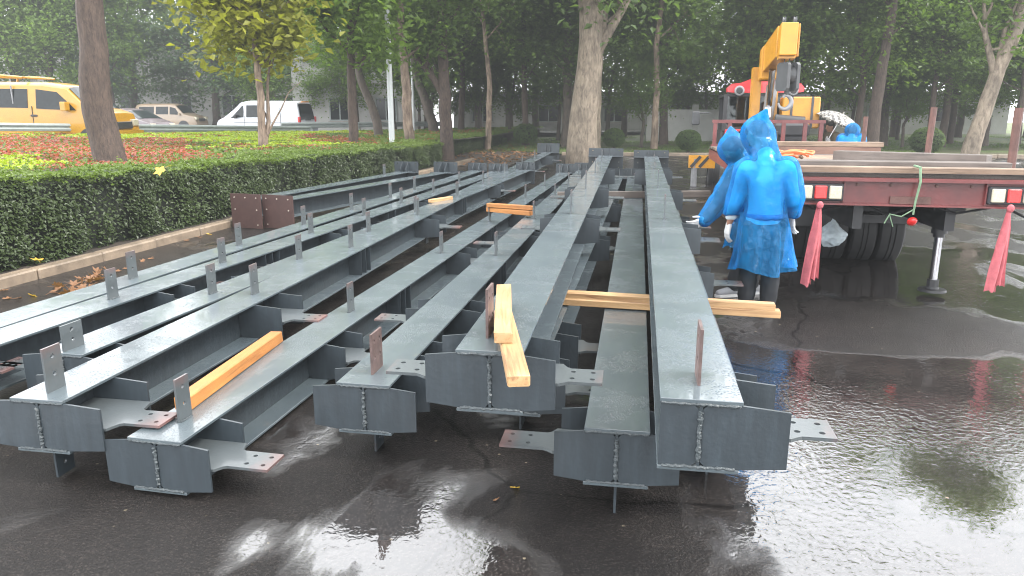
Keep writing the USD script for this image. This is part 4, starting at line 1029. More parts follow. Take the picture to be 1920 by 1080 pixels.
# white van: nose to the left
van_top = [(-2.25, .75), (-2.22, 1.2), (-2.1, 1.80), (-1.9, 1.86), (.55, 1.88), (.95, 1.80), (1.75, 1.12), (2.15, .95), (2.25, .6)]
car('white_van', 'white panel van parked across the street with a dark rear window', 'van', car_loc(499, 225, 37.5), math.pi - .22, 4.75, 1.75, van_top, [(-2.3, 1.05), (1.7, 1.02), (2.3, .85)], .24, 'car_white',
    [[(.72, .1), (1.42, .12), (1.30, .28), (.80, .86), (.72, .86)], [(-.15, .1), (.55, .1), (.55, .86), (-.15, .86)]], (-1.4, 1.45), .31,
    [(-2.22, .78, 1.0, .1, .16, .26, 'lamp_red', 'tail_light'), (2.1, .66, .78, .2, .24, .16, 'lamp_white', 'headlight'), (-.8, .885, .62, 2.3, .02, .05, 'steel_grey', 'trim')], tuck=.14, screen=(1.72, .98), rearscreen=(-2.24, -2.1))
wv = stage.GetPrimAtPath('/World/white_van')
for s_ in (-1, 1):
    part(wv, 'door_seam', join([box(x, s_ * .872, .98, .018, .012, 1.15) for x in (.66, -.2, -1.28)] + [box(-.3, s_ * .876, .86, 3.1, .012, .015)]), 'dark_grey')
    part(wv, 'mirror', cbox(1.05, s_ * .98, 1.14, .12, .18, .2, .03), 'black_metal')
part(wv, 'rear_handle', box(-2.27, 0, .98, .05, .5, .06), 'dark_grey')
part(wv, 'roof_lamps', box(-2.17, 0, 1.83, .05, .7, .05), 'lamp_amber')
# beige minivan: nose to the right
mv_top = [(-2.2, .7), (-2.18, 1.2), (-2.05, 1.70), (-1.8, 1.78), (.35, 1.80), (.75, 1.72), (1.35, 1.15), (2.05, .98), (2.2, .6)]
car('minivan', 'beige minivan parked facing right across the street', 'minivan', car_loc(321, 222, 51), -.12, 4.4, 1.7, mv_top, [(-2.3, 1.08), (1.3, 1.05), (2.3, .85)], .22, 'car_beige',
    [[(.42, .08), (1.1, .1), (.78, .85), (.42, .85)], [(-.55, .08), (.3, .08), (.3, .85), (-.55, .85)], [(-1.8, .08), (-.7, .08), (-.7, .85), (-1.75, .85)]], (-1.35, 1.35), .32,
    [(2.12, .6, .86, .2, .28, .18, 'lamp_white', 'headlight'), (2.2, 0, .75, .06, .7, .2, 'black_metal', 'grille'), (-2.16, .74, 1.05, .08, .14, .3, 'lamp_red', 'tail_light'), (2.17, 0, .42, .1, 1.3, .14, 'car_beige', 'bumper'), (1.15, .93, 1.12, .12, .16, .14, 'car_beige', 'mirror')], screen=(.8, 1.32))
# grey purple hatchback
hb_top = [(-1.95, .6), (-1.9, 1.05), (-1.5, 1.42), (-.2, 1.52), (.35, 1.42), (1.15, 1.0), (1.8, .82), (1.98, .5)]
car('hatchback', 'dark grey purple hatchback partly hidden by the thick trunk', 'car', car_loc(250, 224, 38.5), -.35, 4.1, 1.72, hb_top, [(-2, .95), (1.1, .95), (2, .75)], .2, 'car_purple',
    [[(.05, .1), (.85, .12), (.32, .85), (.05, .85)], [(-1.1, .1), (-.08, .1), (-.08, .85), (-1.0, .82)]], (-1.25, 1.25), .31,
    [(1.8, .62, .72, .3, .26, .14, 'lamp_white', 'headlight'), (1.98, 0, .6, .06, .8, .16, 'black_metal', 'grille'), (1.97, 0, .36, .08, 1.2, .14, 'black_metal', 'bumper'), (.75, .95, 1.0, .16, .2, .12, 'car_purple', 'mirror')], tuck=.22, screen=(.38, 1.12))
# yellow crew cab pickup truck
yt_top = [(-1.95, .8), (-1.94, 1.3), (-1.9, 2.08), (-1.75, 2.14), (-.2, 2.12), (.55, 2.02), (1.22, 1.36), (1.62, 1.22), (1.78, .7)]
yt = car('pickup_truck', 'yellow crew cab truck with a roof rack parked beyond the guard rail', 'truck', car_loc(128, 225, 26.5, .32), -.05, 3.9, 1.8, yt_top, [(-2.2, 1.32), (1.2, 1.28), (2.2, 1.0)], .35, 'truck_yellow',
    [[(-1.55, .10), (-.62, .10), (-.62, .86), (-1.55, .86)], [(-.36, .08), (.86, .05), (.70, .35), (.28, .82), (-.36, .86)]], (1.25,), .36,
    [(1.68, .68, .92, .22, .3, .2, 'lamp_white', 'headlight'), (1.80, 0, .85, .06, .8, .22, 'black_metal', 'grille'), (1.80, 0, .5, .14, 1.6, .22, 'truck_yellow', 'bumper'), (.62, 1.03, 1.42, .16, .24, .26, 'truck_yellow', 'mirror'),
     (-1.72, .905, 1.18, .22, .03, .06, 'black_metal', 'door_handle'), (-.45, .905, 1.15, .22, .03, .06, 'black_metal', 'door_handle')], tuck=.13, screen=(.60, 1.24), glass='glass_dark', sc=1.12)
for s in (-1, 1):
    part(yt, 'door_seam', box(-.49, s * .897, .95, .015, .02, .95), 'black_metal')
    part(yt, 'window_bar', box(-1.08, s * .845, 1.72, .03, .03, .62), 'steel_grey')
part(yt, 'roof_rack', join([tube([(-2.15, y, .9), (-2.12, y, 1.9), (-1.95, y, 2.28), (-1.6, y, 2.33), (-.75, y, 2.26)], .035, 8) for y in (-.75, .75)] + [cyl((x, -.75, z), (x, .75, z), .03, 8) for x, z in ((-.78, 2.26), (-1.9, 2.29))]), 'truck_yellow', True)
part(yt, 'cargo_box', join([box(-3.2, 0, .85, 2.2, 1.7, .08)] + [box(-3.2, s * .85, 1.1, 2.2, .05, .5) for s in (-1, 1)] + [box(-4.27, 0, 1.1, .05, 1.65, .5)]), 'truck_yellow')
wheel(yt, -2.9, -.75, .36, .22, -1); wheel(yt, -2.9, .75, .36, .22, 1)

# ------------------------------------------------------------------ flatbed crane truck seen from behind (local: y forward from the rear edge, x right, z up from the ground)
TP = np.array([3.80, 7.0, 0.0]); TRZ = -math.atan2(1.96, 10.0); TRX = -0.0255
TW2 = 1.27
DZ = 1.235                                                    # deck frame top at the rear
truck = thing('crane_truck', 'red flatbed crane truck seen from behind, its bed empty, jack leg down', 'truck', TP, TRZ, rx=TRX)
TM = rot([0, 0, 1], TRZ) @ rot([1, 0, 0], TRX)
def tw(x, y, z): return TP + TM @ np.array([x, y, z], float)
# rear cross member: a channel, its upper flange proud
part(truck, 'rear_beam', join([box(0, .06, DZ - .135, 2 * TW2, .10, .21), box(0, .03, DZ - .012, 2 * TW2 + .02, .18, .03), box(0, .03, DZ - .247, 2 * TW2, .16, .018)] +
                              [box(x, .0, DZ - .13, .012, .05, .2) for x in (-.62, .62)]), 'red_oxide')
for s in (-1, 1):
    part(truck, 'side_rail', box(s * (TW2 - .05), 5.1, DZ - .12, .09, 10.0, .2), 'red_oxide')
    part(truck, 'chassis_rail', box(s * .42, 5.6, DZ - .38, .09, 10.8, .26), 'black_metal')
part(truck, 'deck_frame', join([box(0, y, DZ - .10, 2 * TW2 - .25, .08, .12) for y in np.arange(.9, 10.2, .9)]), 'black_metal')
rt = np.random.default_rng(91)
y = .16
while y < 10.15:                                              # deck boards run across
    w = rt.uniform(.17, .23)
    part(truck, 'deck_board', xf(cbox(0, 0, 0, w - .012, 2 * TW2 - .02, .045, .006), rot([0, 0, 1], math.pi / 2), (rt.normal() * .008, y + w / 2, DZ + .026 + rt.normal() * .004)), ['old_plank', 'old_plank_red', 'old_plank', 'grey_timber'][rt.integers(4)])
    y += w
# tail lamp clusters
for s in (-1, 1):
    cxx = s * .84
    lampbox = part(truck, 'lamp_housing', cbox(cxx, -.03, DZ - .135, .42, .05, .165, .01), 'black_metal')
    for i, k in enumerate((-1, 0, 1)):
        m = 'lamp_red' if k == 0 else 'lamp_white'
        part(truck, 'tail_lamp', cbox(cxx + k * .133, -.062, DZ - .135, .112, .03, .125, .008), m)
# rear wheels: a twin pair each side, axle
def twheel(x, y, r, w):
    prof = [(r * .55, -w / 2), (r * .93, -w / 2), (r * .99, -w * .42), (r, -w * .36), (r, -w * .12), (r * .975, -w * .11), (r * .975, -w * .07), (r, -w * .06), (r, w * .06), (r * .975, w * .07), (r * .975, w * .11), (r, w * .12), (r, w * .36), (r * .99, w * .42), (r * .93, w / 2), (r * .55, w / 2)]
    R = rot([0, 1, 0], math.pi / 2)
    wh = part(truck, 'wheel', xf(lathe(prof, 30), R, (x, y, r)), 'rubber', 35)
    part(wh, 'rim', xf(lathe([(.001, .06), (r * .2, .08), (r * .3, .02), (r * .5, .0), (r * .56, w * .45), (r * .56, -w * .45), (r * .5, -.05), (.001, -.06)], 18), R, (x, y, r)), 'dark_grey', 35)
for x in (-.50, -.17, .17, .49): twheel(x, 2.6, .48, .30)
for s in (-1, 1): twheel(s * 1.0, 12.2, .48, .28)
part(truck, 'axle', join([cyl((-1, 2.6, .48), (.5, 2.6, .48), .09), box(-.3, 2.3, .62, 2.2, .5, .1)]), 'black_metal')
part(truck, 'mud_guard', join([box(-.75, 1.9, .74, .95, .03, .42), box(.15, 2.0, .84, .9, .03, .24)]), 'black_metal')
# jack leg
part(truck, 'jack_leg', join([box(.50, .55, .92, .30, .14, .06), cyl((.46, .55, .62), (.46, .55, .95), .055, 14), cyl((.46, .55, .66), (.46, .55, .72), .075, 14)]), 'black_metal', 35)
part(truck, 'jack_ram', cyl((.46, .55, .12), (.46, .55, .64), .038, 14), 'chrome', 35)
part(truck, 'jack_foot', join([xf(lathe([(.001, .05), (.06, .05), (.065, .03), (.13, .025), (.135, 0), (.001, 0)], 18), None, (.46, .55, .055)), cyl((.46, .55, .07), (.46, .55, .18), .058, 8)]), 'black_metal', 35)
# front rack of red bars
HBY, HZ0, HZ1 = 10.25, DZ + .01, DZ + .60
part(truck, 'rack_bar', box(0, HBY, HZ1, 2 * TW2 - .1, .09, .075), 'red_oxide')
part(truck, 'rack_bar', box(0, HBY, HZ0 + .04, 2 * TW2 - .1, .09, .075), 'red_oxide')
for x in (-1.15, -.83, -.02, .34, .80, 1.14):
    part(truck, 'rack_post', box(x, HBY, (HZ0 + HZ1) / 2 + .02, .085, .075, HZ1 - HZ0 - .115), 'red_oxide')
for y, h in ((1.05, .63), (3.6, .70), (7.0, .62)):
    part(truck, 'stake', xf(cyl((TW2 - .03, y, DZ + .02), (TW2 - .01 + .02 * rt.normal(), y, DZ + h + .05), .04, 10), None), 'red_rust', 30)
    part(truck, 'stake_pocket', box(TW2 - .03, y, DZ - .03, .12, .12, .14), 'red_rust')
part(truck, 'cable', join([tube([(-1.0 + k * .62, .12, DZ - .26), (-.8 + k * .62, .14, DZ - .33 - .03 * (k % 2)), (-.5 + k * .62, .12, DZ - .26)], .012, 5) for k in range(4)]), 'rubber')
for x in (-1.16, -.5, -.2, .2, .5, 1.16): part(truck, 'bolt', xf(lathe([(.001, .012), (.014, .012), (.016, 0)], 6), rot([1, 0, 0], math.pi / 2), (x, .008, DZ - .06)), 'red_rust')
part(truck, 'number_plate_bracket', box(-.02, -.002, DZ - .20, .36, .012, .07), 'red_rust')
# outrigger at the crane
part(truck, 'outrigger_beam', join([box(-1.35, 11.3, .88, .62, .34, .30)]), 'crane_yellow')
part(truck, 'outrigger_leg', join([cyl((-1.52, 11.2, .12), (-1.52, 11.2, .95), .075, 12), box(-1.52, 11.2, .1, .3, .3, .04)]), 'steel_grey')
part(truck, 'warning_stripe', join([xf(box(0, 0, 0, .07, .012, .34), rot([0, 1, 0], .7), (-1.5 + k * .2, 11.12, .88)) for k in (0, 1)]), 'black_metal')
CZ = .33
def cpart(par, nm, m, mt, sm=False): return part(par, nm, xf(m, None, (0, 0, CZ)), mt, sm)
# cab behind the crane
CY = 13.2
cpart(truck, 'cab', join([cbox(.3, CY + .9, 1.0, 2.2, 1.8, .62, .05)] + [box(.3 + s * 1.02, CY + .03, 1.75, .10, .12, .95) for s in (-1, 1)] + [box(.3, CY + 1.7, 1.75, 2.1, .08, .95), box(.3, CY + .9, 2.2, 2.14, 1.8, .06), box(.3, CY + .03, 1.33, 2.1, .1, .1)]), 'black_metal')
cpart(truck, 'rear_window', box(.3, CY + .04, 1.77, 1.95, .02, .82), 'window_glass')
cpart(truck, 'seat', join([cbox(x + .3, CY + .6, 1.62, .5, .16, .7, .05) for x in (-.5, .5)]), 'dark_grey')
# red roof fairing shaped like a small car: arched back, a round lamp near each end
fp = Polygon([(-.95, .02), (-.96, .12), (-.86, .22), (-.62, .25), (-.38, .35), (.42, .35), (.62, .27), (.86, .22), (.95, .12), (.94, .02), (.80, .0), (-.80, 0)])
cpart(truck, 'roof_fairing', xf(plate_xz(fp, 0, .5), None, (.26, CY - .10, 2.26)), 'cab_red')
for x in (-.72, .62):
    lp_ = cpart(truck, 'round_lamp', xf(lathe([(.001, .03), (.10, .03), (.125, .02), (.13, -.01), (.001, -.01)], 20), rot([1, 0, 0], math.pi / 2), (x + .32, CY - .12, 2.31)), 'steel_grey')
    cpart(lp_, 'lens', xf(lathe([(.001, .045), (.07, .04), (.085, .031), (.001, .031)], 16), rot([1, 0, 0], math.pi / 2), (x + .32, CY - .12, 2.31)), 'black_metal')
for s, z in ((-1, 1.62), (1, 1.8)):
    cpart(truck, 'mirror', join([cbox(s * 1.42, CY + 1.0, z, .22, .08, .38, .03), cyl((s * 1.05, CY + 1.1, z + .15), (s * 1.4, CY + 1.05, z + .15), .02, 6)]), 'dark_grey')
cpart(truck, 'mirror', cbox(1.45, CY + 1.0, 1.42, .24, .08, .24, .03), 'dark_grey')
# crane: base, column, grey lift cylinder, boom, rope, block, hook
cpart(truck, 'crane_base', join([cbox(-.05, 11.5, 1.12, 1.0, .7, .32, .03), cbox(.2, 11.35, .95, 1.6, .3, .25, .02)]), 'black_metal')
cpart(truck, 'hydraulic_hoses', join([tube([(-.7, 11.1, 1.1), (-.5 + k * .3, 10.95, 1.3 + .05 * (k % 2)), (-.2 + k * .3, 11.1, 1.16 + .05 * k), (.2 + k * .22, 11.0, 1.25)], .035, 6) for k in range(4)]), 'rubber')
cpart(truck, 'column', join([box(-.17, 11.6, 2.0, .20, .40, 1.55), box(.30, 11.6, 1.85, .06, .40, 1.4), box(-.28, 11.5, 1.42, .12, .2, .24)]), 'crane_yellow')
cpart(truck, 'lift_cylinder', join([cyl((.10, 11.35, 1.2), (.16, 11.25, 2.35), .13, 16), cyl((.16, 11.25, 2.35), (.2, 11.0, 2.75), .07, 12)]), 'steel_grey', 30)
cpart(truck, 'valve_block', cbox(.1, 11.2, 1.72, .16, .12, .26, .02), 'chrome')
b0, b1 = np.array([.05, 11.3, 2.92]), np.array([-.04, 8.2, 3.06])
bd = b1 - b0; bl = np.linalg.norm(bd); bd /= bl
bx = np.cross(bd, [0, 0, 1]); bx /= np.linalg.norm(bx); bz = np.cross(bx, bd)
def bp_(a, l, c): return b0 + bx * a + bd * l + bz * c
BR = np.column_stack([bx, bd, bz])
cpart(truck, 'boom', xf(join([cbox(0, bl / 2 - .15, 0, .31, bl - .3, .60, .012), cbox(0, .1, -.10, .40, .5, .74, .025)]), BR, b0), 'crane_yellow')
cpart(truck, 'boom_section', xf(cbox(.0, bl - .02, 0.0, .27, .5, .36, .015), BR, b0), 'crane_yellow')
cpart(truck, 'boom_head', xf(join([cbox(0, bl + .13, -.04, .31, .36, .60, .012), cbox(-.24, bl - .2, 0, .03, .10, .62, .005), cbox(-.24, bl - .45, 0, .03, .08, .58, .005), box(0, bl + .05, -.36, .3, .3, .06)]), BR, b0), 'crane_yellow')
for dx in (-.1, .1):
    cpart(truck, 'sheave', xf(lathe([(.001, .03), (.09, .03), (.07, .0), (.09, -.03), (.001, -.03)], 16), BR @ rot([0, 1, 0], math.pi / 2), bp_(dx, bl + .16, .30)), 'dark_grey')
# lettering on the boom side, as on the photograph (a round mark and block letters too small to read further)
hk = bp_(-.06, bl + .1, -.36)
cpart(truck, 'hoist_rope', join([cyl(hk + [dx, 0, .02], (hk[0] + dx, hk[1], 2.52), .011, 6) for dx in (-.09, .0, .09)]), 'black_metal')
cpart(truck, 'hook_block', join([xf(cbox(sx * .11, 0, 0, .03, .34, .54, .05), rot([0, 0, 1], .5), (hk[0], hk[1], 2.34)) for sx in (-1, 1)] + [xf(lathe([(.001, .07), (.16, .07), (.12, 0), (.16, -.07), (.001, -.07)], 18), rot([0, 0, 1], .5) @ rot([0, 1, 0], math.pi / 2), (hk[0], hk[1], 2.38)), cyl((hk[0], hk[1], 2.12), (hk[0], hk[1], 2.02), .05, 10)]), 'dark_grey')
a = np.linspace(math.pi * .62, -math.pi * .98, 16)
cpart(truck, 'hook', join([tube(np.column_stack([hk[0] - .02 + .12 * np.cos(a), np.full(16, hk[1]), 1.86 + .13 * np.sin(a)]), np.r_[np.linspace(.03, .05, 9), np.linspace(.05, .018, 7)], 10), cyl((hk[0], hk[1], 2.04), (hk[0] - .06, hk[1], 1.95), .032, 8)]), 'steel_grey', 40)
cpart(truck, 'oil_tank', join([cbox(1.02 - .18, 11.4, 1.72, .84, .5, .72, .03)]), 'crane_yellow')
for dx in (-.22, .24): cpart(truck, 'tank_band', box(.84 + dx, 11.14, 1.72, .05, .02, .73), 'dark_grey')
cpart(truck, 'boom_hoses', join([tube([bp_(dx, .2, .30), bp_(dx, bl * .4, .31 + .02 * k), bp_(dx, bl * .8, .30), bp_(dx - .05, bl + .1, .24)], .016, 6) for k, dx in enumerate((-.08, -.03))] + [tube([bp_(-.2, .1, -.3), bp_(-.26, .3, -.1), bp_(-.22, .5, .1)], .018, 6)]), 'rubber')
cpart(truck, 'valve_levers', join([cyl((.35 + k * .07, 10.95, 1.30), (.35 + k * .07, 10.92, 1.48), .012, 6) for k in range(5)]), 'chrome')
cpart(truck, 'boom_pin', join([xf(lathe([(.001, .03), (.05, .03), (.06, 0)], 14), rot([0, 1, 0], -math.pi / 2), bp_(-.2, y_, z_)) for y_, z_ in ((.05, .05), (.2, -.3))]), 'dark_grey')
cpart(truck, 'lift_ram', join([tube([(.12, 11.2, 1.9), bp_(0, .9, -.3)], .07, 12)]), 'chrome', 30)
# engine bits and boxes seen through the rack
cpart(truck, 'winch', join([cyl((.25, 11.0, 1.55), (.9, 11.0, 1.5), .13, 14), cbox(.6, 10.9, 1.32, .8, .3, .3, .05), cbox(.15, 10.8, 1.2, .3, .2, .2, .02)]), 'black_metal', 30)
cpart(truck, 'tail_box', cbox(-.45, CY - .1, 1.25, .5, .1, .14, .02), 'cab_red')
# crane lettering: a red disc and dark letters
def on_boom_side(m, along, up):
    v = np.asarray(m[0])
    P = np.array([bp_(-.157 - q[2], along + q[0], up + q[1]) for q in v])
    return P, m[1]
cpart(truck, 'emblem', on_boom_side(join([xf(lathe([(.001, .006), (.075, .006), (.075, 0)], 20), None, (0, 0, 0))]), bl * .40, .0), 'rag_red')
tmx = meshkit.text_mesh('XCMG', .19, .005, True)
cpart(truck, 'lettering', on_boom_side((np.array(tmx.vertices), np.array(tmx.faces)), bl * .40 + .14, -.09), 'black_metal')

# loads and rags
def timber(name, label, cat, p0, p1, w, h, m, group=None, up=(0, 0, 1), n=1, roll=0.0):
    """A sawn timber between two points (middle of its underside)."""
    p0, p1 = np.asarray(p0, float), np.asarray(p1, float)
    d = p1 - p0; L = np.linalg.norm(d)
    t = thing(name, label, cat, p0, math.atan2(-d[0], d[1]), group, rx=math.atan2(d[2], np.hypot(d[0], d[1])))
    rg = np.random.default_rng(int(abs(p0[0] * 1000)) + 3)
    mm = cbox(0, L / 2, h / 2, w, L, h, min(.005, h * .12))
    v = mm[0] + rg.normal(size=mm[0].shape) * .0015
    part(t, 'timber', (v, mm[1]), m)
    return t
DK = DZ + .052
timber('old_beam', 'weathered pale plank lying along the rear edge of the flatbed', 'plank', tw(-TW2 + .06, .10, DK), tw(TW2 - .05, .12, DK), .13, .055, 'old_plank')
timber('old_beam', 'long grey weathered timber lying across the bed just behind the rear plank', 'timber', tw(-TW2 + .05, .62, DK), tw(TW2 - .25, .58, DK), .17, .09, 'grey_timber')
timber('old_beam', 'short grey square timber lying askew near the middle of the flatbed', 'timber', tw(-.12, 2.75, DK), tw(1.22, 1.55, DK), .16, .13, 'grey_timber')
timber('old_beam', 'thin reddish board lying flat on the deck left of the short square timber', 'plank', tw(-1.15, 2.1, DK), tw(.1, 2.0, DK), .14, .03, 'old_plank_red')
timber('old_beam', 'upper of two stacked long boards across the far bed below the umbrella', 'plank', tw(-.75, 5.3, DK + .125), tw(1.12, 5.35, DK + .125), .2, .07, 'old_plank')
timber('old_beam', 'lower of two stacked long boards across the far bed below the umbrella', 'plank', tw(-.85, 5.28, DK), tw(1.08, 5.35, DK), .22, .12, 'old_plank_red')
st_ = thing('ratchet_straps', 'heap of orange and tan ratchet straps lying on the flatbed', 'straps', tw(-.62, 2.9, DK))
for k in range(6):
    a = np.linspace(0, rt.uniform(4, 9), 26); rr = rt.uniform(.06, .16)
    part(st_, 'strap', tube(np.column_stack([rr * np.cos(a) * 1.4 + rt.normal() * .08, rr * np.sin(a) + rt.normal() * .05, .02 + .014 * k + .03 * np.abs(np.sin(a * 1.7))]), .018, 5), 'strap_orange' if k % 3 else 'old_plank')

def rag(label, x, z0, z1, w, seed, flare=1.0, skew=0.0):
    rg = np.random.default_rng(seed)
    t = thing('red_rag', label, 'rag', tw(x, -.10, 0) * [1, 1, 0])
    top = tw(x, -.10, z0)[2]
    U, V = np.meshgrid(np.linspace(0, 1, 30), np.linspace(0, 1, 34), indexing='ij')
    for k, (c, ww, ln) in enumerate(((-.25, .62, 1.0), (.28, .5, .93))):
        wid = w * ww * (.35 + .65 * np.minimum(1, V * 2.4) ** .7) * (1 + .25 * flare * V)
        X = (U - .5) * wid + c * w * (.25 + .75 * V) + skew * V * V
        Yy = .022 * np.sin(U * 6.5 + k + V * 2.0) * (.4 + V) + .02 * k + .02 * (meshkit.fbm(np.stack([U * 3, V * 4, 0 * U + seed], -1), 2, seed) - .5)
        Zz = top - (top - z1) * V * (ln + .05 * (meshkit.noise(np.stack([U * 9, 0 * U, 0 * U], -1), seed) - .5))
        part(t, 'cloth', grid(np.dstack([X, Yy - .03, Zz])), 'rag_red', True)
    part(t, 'knot', (np.array(trimesh.creation.icosphere(2, .032).vertices) * [1, .8, 1.2] + [0, -.03, top], np.array(trimesh.creation.icosphere(2, .032).faces)), 'rag_red', True)
rag('faded red rag strip hanging from the truck rear beam, left of the jack leg', -.86, DZ - .25, .20, .15, 3, .5, -.02)
rag('faded red rag strip hanging from the truck rear beam, right of the jack leg', .78, DZ - .24, .22, .16, 5, .5, -.02)
rag('short red rag cut off by the right edge of the picture', 1.19, DZ - .45, .45, .13, 8, .6, .02)

ss = thing('tow_strap', 'green strap looped over the truck rear beam with a round red end', 'strap', tw(0, 0, 0) * [1, 1, 0])
def L_(x, y, z): return tw(x, y, z) - tw(0, 0, 0) * [1, 1, 0]
part(ss, 'strap', join([tube([L_(.0, .06, DK + .07), L_(.02, -.05, DK + .06), L_(.03, -.07, DZ - .02), L_(.01, -.06, DZ - .2), L_(.0, -.065, DZ - .33)], [.012, .014, .013, .011, .010], 6),
                        tube([L_(.0, -.065, DZ - .28), L_(-.10, -.06, DZ - .35), L_(-.2, -.05, DZ - .33), L_(-.24, -.05, DZ - .42)],   .007, 6), tube([L_(-.2, -.05, DZ - .34), L_(-.16, -.05, DZ - .45)], .005, 6)]), 'strap_green')
part(ss, 'red_end', xf(lathe([(.001, .05), (.025, .04), (.042, .0), (.036, -.035), (.025, -.05), (.02, -.03), (.001, -.02)], 16), rot([1, 0, 0], 1.2), L_(.0, -.07, DZ - .39)), 'lamp_red', True)

# water bag hanging under the bed
bk = thing('plastic_bag', 'pale blue plastic bag hanging under the truck left of its tyres', 'plastic bag', tw(-.36, 1.5, 0) * [1, 1, 0])
ic = trimesh.creation.icosphere(4, 1.0); vv = np.array(ic.vertices)
vv = vv * (1 + .45 * (meshkit.fbm(vv * 2.4, 3, 4) - .5) + .12 * (1 - np.abs(2 * meshkit.fbm(vv * 4, 2, 8) - 1)))[:, None] * [.15, .13, .15]
vv[:, :2] *= (1 - .75 * np.clip(vv[:, 2:] / .15, 0, 1))
part(bk, 'bag', (vv + [0, 0, .47], np.array(ic.faces)), 'bag_pale', True)
part(bk, 'cord', tube([(0, 0, .58), (.02, 0, .7), (.05, 0, .9)], .008, 5), 'rubber')

# ------------------------------------------------------------------ timbers among the beams
def gt(u, v, z): return gp(u, v, z)
# the long cross bearer in two plies
a, b = gt(1004, 566, .470), gt(1462, 594, .470)
timber('bearer_timber', 'lower ply of the long pale timber laid across the right-hand lower beams', 'timber', a, b, .095, .05, 'pine')
timber('bearer_timber', 'upper ply of the long pale timber laid across the right-hand lower beams', 'timber', a + [.0, .012, .0505], b + [-.035, .014, .0505], .09, .045, 'pine')
a, b = gt(342, 770, .318), gt(520, 640, .318)
timber('bearer_timber', 'long orange wet timber lying along the low beam under the large left beam', 'timber', a, a + (b - a) * 1.0, .085, .075, 'pine_wet')
a, b = gt(973, 726, .875), gt(943, 596, .875)
timber('bearer_timber', 'lower of two short timbers on the centre beam, overhanging its near end', 'timber', a, b, .085, .045, 'pine')
a, b = gt(944, 645, .921), gt(945, 549, .921)
timber('bearer_timber', 'upper of two short timbers stacked on the near end of the centre beam', 'timber', a, b, .078, .05, 'pine')
a, b = gt(915, 396, .49), gt(997, 404, .49)
timber('bearer_timber', 'lower of two wet sticks bridging the beams in mid stack', 'timber', a, b, .1, .06, 'pine_wet')
a, b = gt(915, 388, .555), gt(1000, 394, .555)
timber('bearer_timber', 'upper of two wet sticks bridging the beams in mid stack', 'timber', a, b, .09, .055, 'pine_wet')
a, b = gt(806, 380, .47), gt(846, 374, .47)
timber('bearer_timber', 'small pale stick end lying between the left row beams', 'timber', a, b, .08, .05, 'pine')
# hidden supports of the upper tier
for u, v, lab in ((1150, 372, 'dark bearer timber between the tiers near the far end of the centre beams'), ):
    p = gt(u, v, .465)
    timber('bearer_timber', lab, 'timber', p + [-.9, 0, 0], p + [1.6, .2, 0], .09, .105, 'grey_timber')

# ------------------------------------------------------------------ people
import manifold3d as m3

def ball(p, r): 
    return m3.Manifold.sphere(float(r), 20).translate([float(x) for x in p])

def chain(pts, radii):
    bs = [ball(p, r) for p, r in zip(pts, radii)]
    return [m3.Manifold.batch_hull([a, b]) for a, b in zip(bs, bs[1:])] if len(bs) > 1 else bs

def solid(parts_, edge=.022, smooth=8, cut=None):
    m = m3.Manifold.batch_boolean(parts_, m3.OpType.Add)
    if cut is not None: m = m.trim_by_plane((0, 0, 1), float(cut))
    m = m.refine_to_length(edge).to_mesh()
    t = trimesh.Trimesh(m.vert_properties[:, :3], m.tri_verts, process=True)
    trimesh.smoothing.filter_taubin(t, .5, -.53, smooth)
    return t

def crumple(t, amp, sc, seed, oct=4):
    v, n = np.array(t.vertices), np.array(t.vertex_normals)
    q = meshkit.fbm(v * sc, oct, seed) - .5
    r = -np.abs(meshkit.fbm(v * sc * .8 + 7.3, 3, seed + 9) - .5) * 1.6
    return v + n * (amp * (q + r + .2))[:, None], np.array(t.faces)

def hand(wr, d, up, side, r=1.0):
    """Palm, four fingers of different lengths and a thumb. d: towards the fingertips, up: back of the hand, side: towards the thumb."""
    d, side = np.asarray(d, float) / np.linalg.norm(d), np.asarray(side, float)
    side = side - d * (side @ d); side /= np.linalg.norm(side)
    up = np.cross(side, d)
    wr = np.asarray(wr, float)
    P = lambda a, b, c: wr + (d * a + side * b + up * c) * r
    out = [m3.Manifold.batch_hull([ball(P(.0, .018, 0), .017 * r), ball(P(0, -.018, 0), .017 * r), ball(P(.085, .032, 0), .012 * r), ball(P(.08, -.034, 0), .011 * r)])]
    for k, (b, L) in enumerate(((.030, .072), (.010, .080), (-.011, .074), (-.031, .058))):
        out += chain([P(.08, b, 0), P(.08 + L * .45, b * 1.1, -.006), P(.08 + L * .8, b * 1.15, -.022), P(.08 + L, b * 1.15, -.04)], [.0095 * r, .009 * r, .008 * r, .007 * r])
    out += chain([P(.02, .025, -.004), P(.055, .055, -.012), P(.09, .066, -.022)], [.013 * r, .010 * r, .008 * r])
    return out

